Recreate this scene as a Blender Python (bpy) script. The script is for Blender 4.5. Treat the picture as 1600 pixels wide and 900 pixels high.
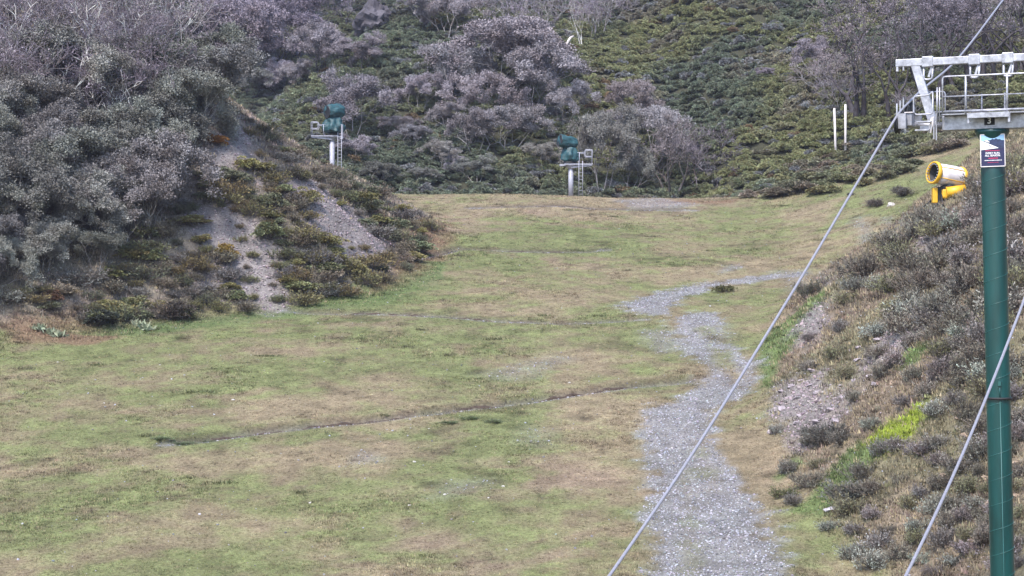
import bpy, bmesh, math, random
import numpy as np
from mathutils import Vector, Matrix, Euler

scene = bpy.context.scene
for o in list(bpy.data.objects):
    bpy.data.objects.remove(o)
COL = scene.collection
R = math.radians

# ------------------------------------------------------------------ camera, sky, sun, exposure
F = 3000.0                       # focal length in pixels of the 1600 px wide photograph
cam_data = bpy.data.cameras.new('camera')
cam_data.sensor_width = 36.0
cam_data.lens = 36.0 * F / 1600.0
cam_data.clip_start = 0.5
cam_data.clip_end = 3000
cam = bpy.data.objects.new('camera', cam_data)
COL.objects.link(cam)
cam.location = (0, 0, 0)
cam.rotation_euler = (R(90), 0, 0)
scene.camera = cam
scene.render.resolution_x = 1024
scene.render.resolution_y = 576

SUN_EL, SUN_AZ = 54.0, 205.0     # azimuth clockwise from +Y (behind the camera, to its left)
world = bpy.data.worlds.new('World')
scene.world = world
world.use_nodes = True
wn = world.node_tree
wn.nodes.clear()
sky = wn.nodes.new('ShaderNodeTexSky')
sky.sky_type = 'NISHITA'
sky.sun_disc = False
sky.sun_elevation = R(SUN_EL)
sky.sun_rotation = R(SUN_AZ)
sky.air_density = 1.0
sky.dust_density = 1.5
sky.ozone_density = 2.5
bg = wn.nodes.new('ShaderNodeBackground')
bg.inputs['Strength'].default_value = 0.13
wo = wn.nodes.new('ShaderNodeOutputWorld')
wn.links.new(sky.outputs[0], bg.inputs['Color'])
wn.links.new(bg.outputs[0], wo.inputs['Surface'])

sun_data = bpy.data.lights.new('sun', 'SUN')
sun_data.energy = 2.2
sun_data.angle = R(11)
sun_data.color = (1.0, 0.95, 0.91)
sun = bpy.data.objects.new('sun', sun_data)
COL.objects.link(sun)
sdir = Vector((math.sin(R(SUN_AZ)) * math.cos(R(SUN_EL)), math.cos(R(SUN_AZ)) * math.cos(R(SUN_EL)), math.sin(R(SUN_EL))))
sun.rotation_euler = sdir.to_track_quat('Z', 'Y').to_euler()
sun.location = (-20, -30, 60)

scene.view_settings.view_transform = 'Standard'
scene.view_settings.look = 'None'
scene.view_settings.gamma = 1
scene.view_settings.exposure = 1.52
scene.view_settings.use_curve_mapping = False

# ------------------------------------------------------------------ small maths
def hash2(ix, iy, seed):
    h = (ix.astype(np.int64) * 374761393 + iy.astype(np.int64) * 668265263 + seed * 974634777) & 0xffffffff
    h = ((h ^ (h >> 13)) * 1274126177) & 0xffffffff
    h = h ^ (h >> 16)
    return (h & 0xffff) / 65535.0

def vnoise(x, y, s, seed):
    x = np.asarray(x, float) / s; y = np.asarray(y, float) / s
    ix = np.floor(x); iy = np.floor(y)
    fx = x - ix; fy = y - iy
    fx = fx * fx * (3 - 2 * fx); fy = fy * fy * (3 - 2 * fy)
    a = hash2(ix, iy, seed); b = hash2(ix + 1, iy, seed)
    c = hash2(ix, iy + 1, seed); d = hash2(ix + 1, iy + 1, seed)
    return (a * (1 - fx) + b * fx) * (1 - fy) + (c * (1 - fx) + d * fx) * fy

def fbm(x, y, s, seed, oct=4):
    v = 0; a = 0.5; t = 0
    for k in range(oct):
        v = v + a * vnoise(x, y, s / 2 ** k, seed + 17 * k); t += a; a *= 0.55
    return v / t

def sp(x, w=1.0):
    return w * np.logaddexp(0, np.asarray(x, float) / w)

def sstep(a, b, x):
    t = np.clip((np.asarray(x, float) - a) / (b - a), 0, 1)
    return t * t * (3 - 2 * t)

def poly_sdf(X, Y, poly):          # positive inside
    X = np.asarray(X, float); Y = np.asarray(Y, float)
    d = np.full(X.shape, 1e18); ins = np.zeros(X.shape, bool)
    n = len(poly)
    for i in range(n):
        ax, ay = poly[i]; bx, by = poly[(i + 1) % n]
        ex, ey = bx - ax, by - ay
        t = np.clip(((X - ax) * ex + (Y - ay) * ey) / (ex * ex + ey * ey + 1e-12), 0, 1)
        d = np.minimum(d, (X - ax - t * ex) ** 2 + (Y - ay - t * ey) ** 2)
        c = ((ay > Y) != (by > Y))
        with np.errstate(divide='ignore', invalid='ignore'):
            c &= X < (bx - ax) * (Y - ay) / ((by - ay) if by != ay else 1e-12) + ax
        ins ^= c
    d = np.sqrt(d)
    return np.where(ins, d, -d)

def line_dist(X, Y, pts):
    X = np.asarray(X, float); Y = np.asarray(Y, float)
    d = np.full(X.shape, 1e18); side = np.zeros(X.shape)
    for i in range(len(pts) - 1):
        ax, ay = pts[i]; bx, by = pts[i + 1]
        ex, ey = bx - ax, by - ay; L = math.hypot(ex, ey)
        t = np.clip(((X - ax) * ex + (Y - ay) * ey) / (L * L), 0, 1)
        q = (X - ax - t * ex) ** 2 + (Y - ay - t * ey) ** 2
        s = (ex * (Y - ay) - ey * (X - ax)) / L
        side = np.where(q < d, s, side); d = np.minimum(d, q)
    return np.sqrt(d), side

# ------------------------------------------------------------------ terrain height
LEFT_BANK = [(-70, 66), (-40, 81), (-24.4, 91.5), (-14.9, 99), (-8.6, 103), (-5.9, 110), (-4.7, 125), (-6, 131), (-8.5, 135),
             (-12.5, 140), (-18, 146), (-30, 161), (-52, 186), (-300, 260), (-300, 66)]
RIGHT_BANK = [(11, -60), (13.5, 40), (12.3, 54), (10.2, 66.5), (10.5, 79.5), (11.6, 89), (14.4, 100.7), (20.3, 113), (27, 123),
              (42, 131), (80, 137), (300, 140), (300, -60)]
DITCHES = []      # filled once the smooth ground is known

def base_height(X, Y):
    X = np.asarray(X, float); Y = np.asarray(Y, float)
    z = 0.02 * Y + 0.1707 * sp(Y - 55, 2.0) - 0.27 * sp(Y - 142.3, 0.8)
    z = z - (0.02 * 100 + 0.1707 * 45) - 1.13
    z = z - 0.021 * (np.clip(X, -30, 30) - 3) * sstep(70, 140, Y)
    z = z + 0.28 * sp(X - 17, 1.5) * sstep(98, 122, Y) * (1 - 0.6 * sstep(45, 90, X))
    z = z + (fbm(X, Y, 14, 3, 3) - 0.5) * 0.55 + (fbm(X, Y, 3.0, 5, 3) - 0.5) * 0.16
    # hill behind
    yt = 149.5 - 6 * sstep(13, 20, X)
    hill = 4.6 + 0.56 * (Y - yt) + 0.20 * sp(X - 17, 1.5)
    hill = hill + ((fbm(X, Y, 22, 21, 3) - 0.5) * 5.0 + (fbm(X, Y, 5, 23, 3) - 0.5) * 1.3) * sstep(yt - 1, yt + 14, Y)
    dl = (X + 24.5) * -0.86 + (Y - 171) * 0.51
    hill = hill - 1.15 * sp(dl, 2.5)
    far = 9 + 0.5 * (Y - 200) + (fbm(X, Y, 30, 31, 3) - 0.5) * 6
    hill = np.maximum(hill, far)
    k = 0.7
    z = k * np.logaddexp(z / k, hill / k)
    # banks
    dL = poly_sdf(X, Y, LEFT_BANK) + (fbm(X, Y, 6, 41, 3) - 0.5) * 1.6
    dR = poly_sdf(X, Y, RIGHT_BANK) + (fbm(X, Y, 6, 43, 3) - 0.5) * 1.4
    gL = (0.80 - .27 * sstep(112, 130, Y)) * (sp(dL, 0.5) - sp(dL - 24, 4) * 0.55)
    gR = 0.84 * (sp(dR, 0.5) - sp(dR - 9.5, 2.0) * 0.68)
    gR = gR * (1 - sstep(60, 160, X) * 0.3)
    bump = (fbm(X, Y, 2.2, 47, 3) - 0.5) * 0.55
    z = z + gL + gR + bump * np.clip(np.maximum(dL, dR) / 2, 0, 1)
    return -5 * np.logaddexp(-z / 5, -54 / 5)

def height(X, Y):
    z = base_height(X, Y)
    for pts, w, dep in DITCHES:
        d, s = line_dist(X, Y, pts)
        # shallow trough with a cut face on its uphill side
        z = z - dep * np.exp(-(d / w) ** 2) + 0.55 * dep * np.exp(-((s - 1.9 * w) / w) ** 2) * (d < 6 * w)
    return z

TS = np.concatenate([np.arange(44, 160, 0.25), np.arange(160, 420, 1.0)])
def hit(px, py, fn=height):
    a, b = (px - 800) / F, (450 - py) / F
    g = fn(a * TS, TS) - b * TS
    idx = np.nonzero(g > 0)[0]
    i = idx[0] if len(idx) else len(TS) - 1
    if i == 0: t = TS[0]
    else:
        t = TS[i - 1] + (TS[i] - TS[i - 1]) * (-g[i - 1]) / (g[i] - g[i - 1])
    return a * t, t
def hz(x, y):
    return float(height(np.array([x]), np.array([y]))[0])
def px_poly(pts):
    return [hit(*p, fn=base_height) for p in pts]

DITCHES += [(px_poly([(290, 690), (420, 672), (540, 660), (640, 648), (740, 636), (830, 626), (900, 615), (980, 603), (1070, 595)]), 0.24, 0.17),
            (px_poly([(470, 487), (560, 489), (640, 491), (720, 496), (800, 502), (880, 505), (985, 500)]), 0.22, 0.12),
            (px_poly([(590, 386), (720, 388), (790, 391), (850, 393), (925, 392)]), 0.26, 0.14),
            (px_poly([(760, 324), (850, 321), (960, 326), (1060, 328)]), 0.3, 0.10)]

# ------------------------------------------------------------------ patches seen on the ground
TRACK = [px_poly([(1012, 960), (1018, 797), (1010, 720), (1004, 655), (1012, 630), (1058, 626), (1078, 600), (1100, 578), (1076, 548),
                  (1052, 515), (1046, 497), (1062, 490), (1132, 488), (1128, 502), (1118, 522), (1145, 548), (1186, 560), (1194, 576),
                  (1184, 602), (1150, 626), (1118, 640), (1112, 680), (1135, 712), (1165, 752), (1196, 797), (1260, 960)]),
         px_poly([(972, 478), (1000, 463), (1060, 452), (1110, 440), (1180, 430), (1260, 424), (1258, 432), (1180, 440), (1110, 450),
                  (1074, 463), (1055, 480), (1046, 494), (995, 489)])]
THIN = [(px_poly(p), w) for p, w in [
    ([(1118, 500), (1140, 520), (1120, 540), (1100, 512)], 0.45),
    ([(1010, 520), (1050, 518), (1062, 545), (1030, 550)], 0.55),
    ([(960, 312), (1030, 310), (1090, 320), (1060, 327), (990, 325)], 0.6),
    ([(1118, 424), (1150, 413), (1160, 416), (1130, 427)], 0.6),
    ([(750, 585), (860, 556), (905, 560), (800, 596)], 0.3),
    ([(548, 724), (560, 706), (592, 704), (590, 720)], 0.45),
    ([(680, 775), (700, 755), (760, 752), (735, 772)], 0.28),
    ([(810, 690), (830, 668), (860, 670), (850, 696)], 0.22),
    ([(1336, 340), (1350, 338), (1425, 372), (1412, 374)], 0.5),
    ([(1380, 340), (1392, 340), (1436, 358), (1428, 362)], 0.5),
    ([(1200, 425), (1260, 420), (1330, 430), (1230, 440)], 0.4)]]
ISLANDS = [(px_poly(p), w) for p, w in [
    ([(1108, 540), (1135, 548), (1168, 590), (1140, 606), (1122, 575)], .8), ([(1095, 505), (1118, 520), (1112, 535), (1092, 518)], .6),
    ([(1078, 690), (1100, 690), (1135, 770), (1100, 770)], .45), ([(1060, 740), (1085, 730), (1100, 900), (1060, 900)], .4)]]
SCREE = [px_poly(p) for p in [
    [(275, 330), (330, 312), (405, 340), (455, 400), (440, 440), (490, 468), (420, 490), (370, 470), (320, 400)],
    [(430, 270), (500, 290), (570, 345), (615, 380), (600, 428), (540, 412), (480, 365)],
    [(400, 250), (440, 262), (470, 300), (420, 300)], [(300, 430), (350, 440), (380, 480), (330, 480)],
    [(325, 165), (345, 158), (388, 210), (405, 262), (345, 262), (320, 215)],
    [(1215, 600), (1290, 575), (1335, 640), (1265, 690), (1212, 670)],
    [(1330, 570), (1400, 510), (1470, 462), (1480, 480), (1410, 545), (1350, 595)],
    [(1235, 520), (1270, 480), (1310, 490), (1270, 540)],
    [(1440, 330), (1480, 330), (1470, 400), (1420, 420)]]]
GREEN_BANK = [px_poly(p) for p in [
    [(1335, 700), (1400, 650), (1448, 628), (1452, 655), (1400, 700), (1350, 722)],
    [(1238, 800), (1290, 735), (1345, 688), (1385, 700), (1340, 755), (1290, 805)],
    [(1188, 605), (1180, 560), (1210, 515), (1295, 448), (1302, 458), (1225, 560), (1205, 605)],
    [(1200, 745), (1240, 715), (1255, 725), (1215, 755)],
    [(1400, 560), (1460, 530), (1470, 545), (1410, 580)]]]
RED_GRASS = [px_poly(p) for p in [
    [(598, 335), (705, 350), (695, 400), (645, 445), (580, 455), (565, 395)],
    [(0, 500), (110, 490), (200, 520), (150, 535), (0, 540)],
    [(1040, 312), (1150, 312), (1150, 318), (1040, 317)]]]
BLOBS = [  # px, py, rx, ry, amount (+ green, - dry)
    (830, 360, 170, 40, .75), (640, 465, 150, 22, .9), (150, 570, 260, 28, .6), (690, 590, 110, 26, .9), (330, 520, 240, 22, .6),
    (1110, 470, 80, 22, .4), (600, 680, 130, 22, .5), (60, 780, 140, 30, .6), (700, 790, 200, 18, .5), (1180, 520, 60, 50, .5),
    (280, 590, 120, 22, .4), (1000, 380, 130, 40, .35), (1050, 610, 90, 14, .7), (450, 780, 120, 25, .4), (760, 655, 60, 12, .8),
    (300, 680, 100, 14, .6), (1300, 300, 80, 10, .6), (760, 430, 120, 25, .4),
    (940, 700, 90, 120, -.9), (560, 620, 70, 20, -.4), (800, 460, 160, 16, -.55), (900, 560, 130, 26, -.8), (470, 715, 170, 25, -.9),
    (900, 315, 260, 10, -.95), (1250, 380, 110, 40, -.4), (1170, 700, 70, 100, -.7), (700, 340, 60, 20, -.5), (380, 640, 140, 14, -.4),
    (160, 640, 150, 16, -.35), (620, 545, 120, 12, -.45), (200, 720, 160, 25, -.5), (1000, 430, 120, 14, -.5), (650, 480, 60, 5, -.3)]
BW = []
for (px, py, rx, ry, v) in BLOBS:
    x, y = hit(px, py); x2, _ = hit(px + rx, py); _, y1 = hit(px, py - ry); _, y2 = hit(px, py + ry)
    BW.append((x, y, abs(x2 - x) + .3, max(abs(y1 - y2) / 2, .8), v))

def ground_fields(X, Y):
    """albedo and gravel density of the ground, by place"""
    n1 = fbm(X, Y, 5.0, 61, 5); n2 = fbm(X, Y, 1.2, 67, 4); n3 = fbm(X, Y, 0.5, 71, 2); n4 = fbm(X, Y, 10, 73, 3)
    g = (n1 - .5) * 1.9 + (n2 - .5) * 1.9 + (n3 - .5) * 1.0 + 0.12
    for (x, y, rx, ry, v) in BW:
        q = ((X - x) / rx) ** 2 + ((Y - y) / ry) ** 2
        g = g + .8 * v * np.exp(-q * 1.1)
    t = sstep(-.65, .75, g)[:, None]
    dry = np.array([.204, .165, .110]); grn = np.array([.128, .140, .064])
    col = dry * (1 - t) + grn * t
    pink = sstep(.58, .75, n4)[:, None] * (1 - t)
    col = col * (1 - .5 * pink) + np.array([.225, .165, .13]) * .5 * pink
    col = col * (0.58 + .84 * n3[:, None]) * (0.85 + .3 * n2[:, None])
    dark = sstep(.66, .8, fbm(X, Y, 1.6, 79, 3))[:, None]
    col = col * (1 - .35 * dark)
    dL = poly_sdf(X, Y, LEFT_BANK) + (n2 - .5) * 1.2; dR = poly_sdf(X, Y, RIGHT_BANK) + (n2 - .5) * 1.2
    bank = sstep(-.3, .8, np.maximum(dL, dR))
    soil = np.array([.165, .132, .098])[None] * (1 - sstep(.4, .6, n1)[:, None]) + np.array([.142, .126, .082])[None] * sstep(.4, .6, n1)[:, None]
    soil = soil * (.7 + .6 * n3[:, None])
    gully = (dL > 0)[:, None]
    soil = np.where(gully, (soil * .45 + np.array([.175, .15, .138]) * .55) * (.7 + .6 * n3[:, None]), soil * 1.05)
    col = col * (1 - bank[:, None]) + soil * bank[:, None]
    for P in RED_GRASS:
        m = sstep(-.5, .5, poly_sdf(X, Y, P) + (n2 - .5) * 2)[:, None]
        col = col * (1 - .85 * m) + np.array([.165, .108, .076]) * .85 * m
    for k, P in enumerate(GREEN_BANK):
        m = sstep(-.2, .3, poly_sdf(X, Y, P) + (n2 - .5) * .8)[:, None]
        c = np.array([.17, .21, .03]) if k == 0 else np.array([.105, .135, .055])
        col = col * (1 - m) + c * (.75 + .5 * n3[:, None]) * m
    # lush strip at the foot of the left bank
    foot = np.exp(-((dL + 1.5) / 1.3) ** 2) * (X < -4) * (Y < 114) * (Y > 93)
    col = col * (1 - .75 * foot[:, None]) + np.array([.088, .125, .05]) * .75 * foot[:, None]
    grav = np.zeros(X.shape)
    for P in TRACK:
        grav = np.maximum(grav, sstep(-.45, .35, poly_sdf(X, Y, P) + (n1 - .5) * .7 + (n2 - .5) * 1.3 + (n3 - .5) * 1.3 - .1))
    # grassy crown along the middle of the track
    for P, w in ISLANDS:
        grav = grav * (1 - w * sstep(-.3, .4, poly_sdf(X, Y, P) + (n2 - .5) * 1.2))
    for P, w in THIN:
        grav = np.maximum(grav, w * sstep(-.7, .5, poly_sdf(X, Y, P) + (n2 - .5) * 1.6))
    dit = np.zeros(X.shape); lip = np.zeros(X.shape)
    for pts, w, dep in DITCHES:
        d, s = line_dist(X, Y, pts)
        on = (d < 5 * w)
        dit = np.maximum(dit, np.exp(-((s + .6 * w) / (1.1 * w)) ** 2) * on * sstep(.25, .6, n2 + .15))
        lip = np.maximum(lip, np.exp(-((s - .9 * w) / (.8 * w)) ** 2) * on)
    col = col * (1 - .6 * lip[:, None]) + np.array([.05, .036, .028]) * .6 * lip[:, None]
    grav = np.maximum(grav, .75 * dit * (n4 > .25))
    scree = np.zeros(X.shape)
    for P in SCREE:
        scree = np.maximum(scree, sstep(-.6, .7, poly_sdf(X, Y, P) + (n2 - .5) * 2.2))
    sc = np.array([.178, .163, .168]) * (.65 + .7 * n3[:, None])
    col = col * (1 - .8 * scree[:, None]) + sc * .8 * scree[:, None]
    gc = np.array([.165, .160, .170]) * (.6 + .8 * n3[:, None])
    col = col * (1 - .85 * grav[:, None]) + gc * .85 * grav[:, None]
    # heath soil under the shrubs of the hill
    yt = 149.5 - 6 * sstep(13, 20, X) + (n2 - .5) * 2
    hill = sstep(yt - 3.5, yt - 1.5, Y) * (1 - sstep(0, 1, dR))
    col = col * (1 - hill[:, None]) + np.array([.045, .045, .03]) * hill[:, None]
    return np.clip(col, .01, .8), grav, scree, bank, hill, t[:, 0], dL, dR

# ------------------------------------------------------------------ mesh helpers
def mesh_np(name, V, Fc, mats, smooth=False, mat_idx=None):
    me = bpy.data.meshes.new(name)
    V = np.asarray(V, np.float32); Fc = np.asarray(Fc, np.int32)
    n, k = Fc.shape
    me.vertices.add(len(V)); me.vertices.foreach_set('co', V.ravel())
    me.loops.add(n * k); me.loops.foreach_set('vertex_index', Fc.ravel())
    me.polygons.add(n)
    me.polygons.foreach_set('loop_start', np.arange(0, n * k, k, dtype=np.int32))
    me.polygons.foreach_set('loop_total', np.full(n, k, np.int32))
    if smooth: me.polygons.foreach_set('use_smooth', np.ones(n, bool))
    for m in (mats if isinstance(mats, (list, tuple)) else [mats]): me.materials.append(m)
    if mat_idx is not None: me.polygons.foreach_set('material_index', np.asarray(mat_idx, np.int32))
    me.update(calc_edges=True)
    return me

def link(name, me, parent=None, loc=(0, 0, 0), rot=(0, 0, 0), scale=(1, 1, 1)):
    o = bpy.data.objects.new(name, me); COL.objects.link(o)
    o.location = loc; o.rotation_euler = rot; o.scale = scale
    if parent is not None: o.parent = parent
    return o

def thing(name, label, cat, loc=(0, 0, 0), rot=(0, 0, 0), group=None, scale=(1, 1, 1)):
    o = link(name, None, None, loc, rot, scale)
    o.empty_display_size = .3
    return tag(o, label, cat, group)

def tag(o, label, cat, group=None):
    o['label'] = label; o['category'] = cat
    if group: o['group'] = group
    return o

class MB:
    """collects boxes, bars and tubes, and links them as one mesh"""
    def __init__(self): self.bm = bmesh.new()
    def box(self, c, s, rot=None, bevel=0):
        m = Matrix.Translation(c) @ (rot.to_4x4() if rot else Matrix.Identity(4)) @ Matrix.Diagonal((*s, 1))
        r = bmesh.ops.create_cube(self.bm, size=1, matrix=m)
        if bevel:
            es = list({e for v in r['verts'] for e in v.link_edges})
            bmesh.ops.bevel(self.bm, geom=es, offset=bevel, segments=2, affect='EDGES', profile=.5)
        return self
    def bar(self, a, b, w, h, up=(0, 0, 1)):
        a, b = Vector(a), Vector(b); d = (b - a); L = d.length; z = d / L
        x = Vector(up).cross(z)
        if x.length < 1e-4: x = Vector((1, 0, 0))
        x.normalize(); y = z.cross(x)
        rot = Matrix((x, y, z)).transposed()
        return self.box((a + b) / 2, (w, h, L), rot)
    def tube(self, pts, r, n=8, cap=True):
        pts = [Vector(p) for p in pts]
        rs = r if isinstance(r, (list, tuple)) else [r] * len(pts)
        rings = []; x = None
        for i, p in enumerate(pts):
            t = (pts[min(i + 1, len(pts) - 1)] - pts[max(i - 1, 0)]).normalized()
            if x is None:
                x = t.orthogonal().normalized()
            x = (x - t * x.dot(t)).normalized(); y = t.cross(x)
            rings.append([self.bm.verts.new(p + (x * math.cos(2 * math.pi * k / n) + y * math.sin(2 * math.pi * k / n)) * rs[i]) for k in range(n)])
        for a, b in zip(rings, rings[1:]):
            for k in range(n):
                f = self.bm.faces.new((a[k], a[(k + 1) % n], b[(k + 1) % n], b[k])); f.smooth = True
        if cap:
            self.bm.faces.new(rings[0][::-1]); self.bm.faces.new(rings[-1])
        return self
    def lathe(self, prof, n=24, M=None):
        M = M or Matrix.Identity(4); rings = []
        for (r, z) in prof:
            rings.append([self.bm.verts.new(M @ Vector((r * math.cos(2 * math.pi * k / n), r * math.sin(2 * math.pi * k / n), z))) for k in range(n)])
        for a, b in zip(rings, rings[1:]):
            for k in range(n):
                f = self.bm.faces.new((a[k], a[(k + 1) % n], b[(k + 1) % n], b[k])); f.smooth = True
        return self
    def build(self, name, mat, parent=None, **kw):
        bmesh.ops.recalc_face_normals(self.bm, faces=self.bm.faces)
        me = bpy.data.meshes.new(name); self.bm.to_mesh(me); self.bm.free()
        for m in (mat if isinstance(mat, (list, tuple)) else [mat]): me.materials.append(m)
        return link(name, me, parent, **kw)

def round_path(pts, r, n=4):
    out = [Vector(pts[0])]
    for a, b, c in zip(pts, pts[1:], pts[2:]):
        a, b, c = Vector(a), Vector(b), Vector(c)
        p = b + (a - b).normalized() * r; q = b + (c - b).normalized() * r
        for i in range(n + 1):
            t = i / n
            out.append(p * (1 - t) ** 2 + b * 2 * t * (1 - t) + q * t * t)
    out.append(Vector(pts[-1]))
    return out

# ------------------------------------------------------------------ materials
def mat_new(name):
    m = bpy.data.materials.new(name); m.use_nodes = True
    nt = m.node_tree; b = nt.nodes['Principled BSDF']
    return m, nt, b

def paint(name, col, rough=.5, metal=0., noise=.12, scale=6., bump=0., spec=.5, streak=False):
    m, nt, b = mat_new(name)
    tc = nt.nodes.new('ShaderNodeTexCoord')
    mp = nt.nodes.new('ShaderNodeMapping')
    if streak: mp.inputs['Scale'].default_value = (1, 1, .15)
    nt.links.new(tc.outputs['Object'], mp.inputs['Vector'])
    no = nt.nodes.new('ShaderNodeTexNoise'); no.inputs['Scale'].default_value = scale; no.inputs['Detail'].default_value = 6
    no.inputs['Roughness'].default_value = .65
    nt.links.new(mp.outputs[0], no.inputs['Vector'])
    rp = nt.nodes.new('ShaderNodeValToRGB')
    lo = tuple(c * (1 - noise * 1.6) for c in col); hi = tuple(min(1, c * (1 + noise)) for c in col)
    rp.color_ramp.elements[0].color = (*lo, 1); rp.color_ramp.elements[0].position = .3
    rp.color_ramp.elements[1].color = (*hi, 1); rp.color_ramp.elements[1].position = .7
    nt.links.new(no.outputs[0], rp.inputs[0]); nt.links.new(rp.outputs[0], b.inputs['Base Color'])
    b.inputs['Roughness'].default_value = rough; b.inputs['Metallic'].default_value = metal
    b.inputs['Specular IOR Level'].default_value = spec
    if bump:
        bp = nt.nodes.new('ShaderNodeBump'); bp.inputs['Strength'].default_value = bump; bp.inputs['Distance'].default_value = .02
        nt.links.new(no.outputs[0], bp.inputs['Height']); nt.links.new(bp.outputs[0], b.inputs['Normal'])
    return m

def tinted(name, inst=False, scale=2.5, lo=.55, hi=1.45, rough=.75, spec=.15, hue=(1.12, .95, .85), transl=.0, hue2=(.9, 1.05, 1.05)):
    """colour comes from the object (or, for scattered pieces, from the point it grows on), broken up by noise"""
    m, nt, b = mat_new(name)
    if inst:
        a = nt.nodes.new('ShaderNodeAttribute'); a.attribute_type = 'INSTANCER'; a.attribute_name = 'col'; csock = a.outputs['Color']
    else:
        a = nt.nodes.new('ShaderNodeObjectInfo'); csock = a.outputs['Color']
    tc = nt.nodes.new('ShaderNodeTexCoord')
    no = nt.nodes.new('ShaderNodeTexNoise'); no.inputs['Scale'].default_value = scale; no.inputs['Detail'].default_value = 4
    nt.links.new(tc.outputs['Object'], no.inputs['Vector'])
    rp = nt.nodes.new('ShaderNodeValToRGB')
    rp.color_ramp.elements[0].position = .3; rp.color_ramp.elements[0].color = (lo * hue[0], lo * hue[1], lo * hue[2], 1)
    rp.color_ramp.elements[1].position = .7; rp.color_ramp.elements[1].color = (hi * hue2[0], hi * hue2[1], hi * hue2[2], 1)
    nt.links.new(no.outputs[0], rp.inputs[0])
    mx = nt.nodes.new('ShaderNodeMix'); mx.data_type = 'RGBA'; mx.blend_type = 'MULTIPLY'; mx.inputs[0].default_value = 1
    nt.links.new(csock, mx.inputs[6]); nt.links.new(rp.outputs[0], mx.inputs[7])
    nt.links.new(mx.outputs[2], b.inputs['Base Color'])
    b.inputs['Roughness'].default_value = rough; b.inputs['Specular IOR Level'].default_value = spec
    return m

def ground_material():
    m, nt, b = mat_new('ground_cover')
    a = nt.nodes.new('ShaderNodeAttribute'); a.attribute_name = 'col'
    tc = nt.nodes.new('ShaderNodeTexCoord')
    no = nt.nodes.new('ShaderNodeTexNoise'); no.inputs['Scale'].default_value = 9; no.inputs['Detail'].default_value = 8; no.inputs['Roughness'].default_value = .75
    nt.links.new(tc.outputs['Object'], no.inputs['Vector'])
    rp = nt.nodes.new('ShaderNodeValToRGB')
    rp.color_ramp.elements[0].position = .28; rp.color_ramp.elements[0].color = (.32, .31, .30, 1)
    rp.color_ramp.elements[1].position = .72; rp.color_ramp.elements[1].color = (1.6, 1.6, 1.55, 1)
    nt.links.new(no.outputs[0], rp.inputs[0])
    mx = nt.nodes.new('ShaderNodeMix'); mx.data_type = 'RGBA'; mx.blend_type = 'MULTIPLY'; mx.inputs[0].default_value = 1
    nt.links.new(a.outputs['Color'], mx.inputs[6]); nt.links.new(rp.outputs[0], mx.inputs[7])
    nt.links.new(mx.outputs[2], b.inputs['Base Color'])
    b.inputs['Roughness'].default_value = .95; b.inputs['Specular IOR Level'].default_value = .1
    bp = nt.nodes.new('ShaderNodeBump'); bp.inputs['Strength'].default_value = .6; bp.inputs['Distance'].default_value = .08
    nt.links.new(no.outputs[0], bp.inputs['Height']); nt.links.new(bp.outputs[0], b.inputs['Normal'])
    return m

M_GROUND = ground_material()
M_BLADE = tinted('grass_blades', True, scale=20, lo=.8, hi=1.25, rough=.8, hue=(1, 1, 1), hue2=(1, 1, 1))
M_STONE_I = tinted('scattered_stone', True, scale=8, lo=.7, hi=1.3, rough=.85, spec=.25, hue=(1, 1, 1), hue2=(1, 1, 1))
M_HEATH = tinted('heath_foliage', True, scale=2.2, lo=.55, hi=1.5)
M_FOL = tinted('shrub_foliage', False, scale=2.6, lo=.6, hi=1.45)
M_LEAF = tinted('gum_leaves', False, scale=1.0, lo=.62, hi=1.4, hue=(1.06, .97, .92), hue2=(.97, 1.0, 1.03), rough=.6, spec=.3)
M_STEM = tinted('shrub_stems', False, scale=5, lo=.6, hi=1.2)
M_BARK = tinted('gum_bark', False, scale=3, lo=.55, hi=1.5, rough=.8, spec=.2)
M_ROCK = tinted('weathered_rock', False, scale=3, lo=.6, hi=1.35, rough=.9, spec=.2, hue=(1, .97, .97), hue2=(1, 1, 1))
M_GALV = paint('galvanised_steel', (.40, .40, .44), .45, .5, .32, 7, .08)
M_GALV_D = paint('darker_steel_plate', (.30, .30, .33), .5, .5, .25, 7)  # darker steel tone for deck, arms, sheave beams and bars
M_GREEN = paint('green_tower_paint', (.003, .048, .047), .3, 0, .34, 2.2, spec=.55, streak=True)
M_SEAM = paint('green_weld_seam', (.015, .085, .08), .4, 0, .1)
M_BLACK = paint('black_rubber', (.012, .012, .014), .7, 0, .2)
M_ROPE = paint('steel_rope', (.40, .38, .41), .45, .5, .3, 60)
M_YEL = paint('yellow_machine_paint', (.66, .37, .02), .45, 0, .1, 4)
M_WHITE = paint('white_machine_panel', (.62, .57, .56), .45, 0, .12, 4)
M_TARP = paint('green_tarpaulin', (.010, .058, .068), .6, 0, .35, 3.5, .25, spec=.6)
M_POLEW = paint('pale_marker_pole', (.66, .60, .58), .6, 0, .15, 5)
M_TOWERW = paint('pale_grey_tower_paint', (.33, .33, .38), .55, .1, .2, 5)
M_WOODW = paint('bleached_wood', (.55, .48, .45), .8, 0, .2, 6)

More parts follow.
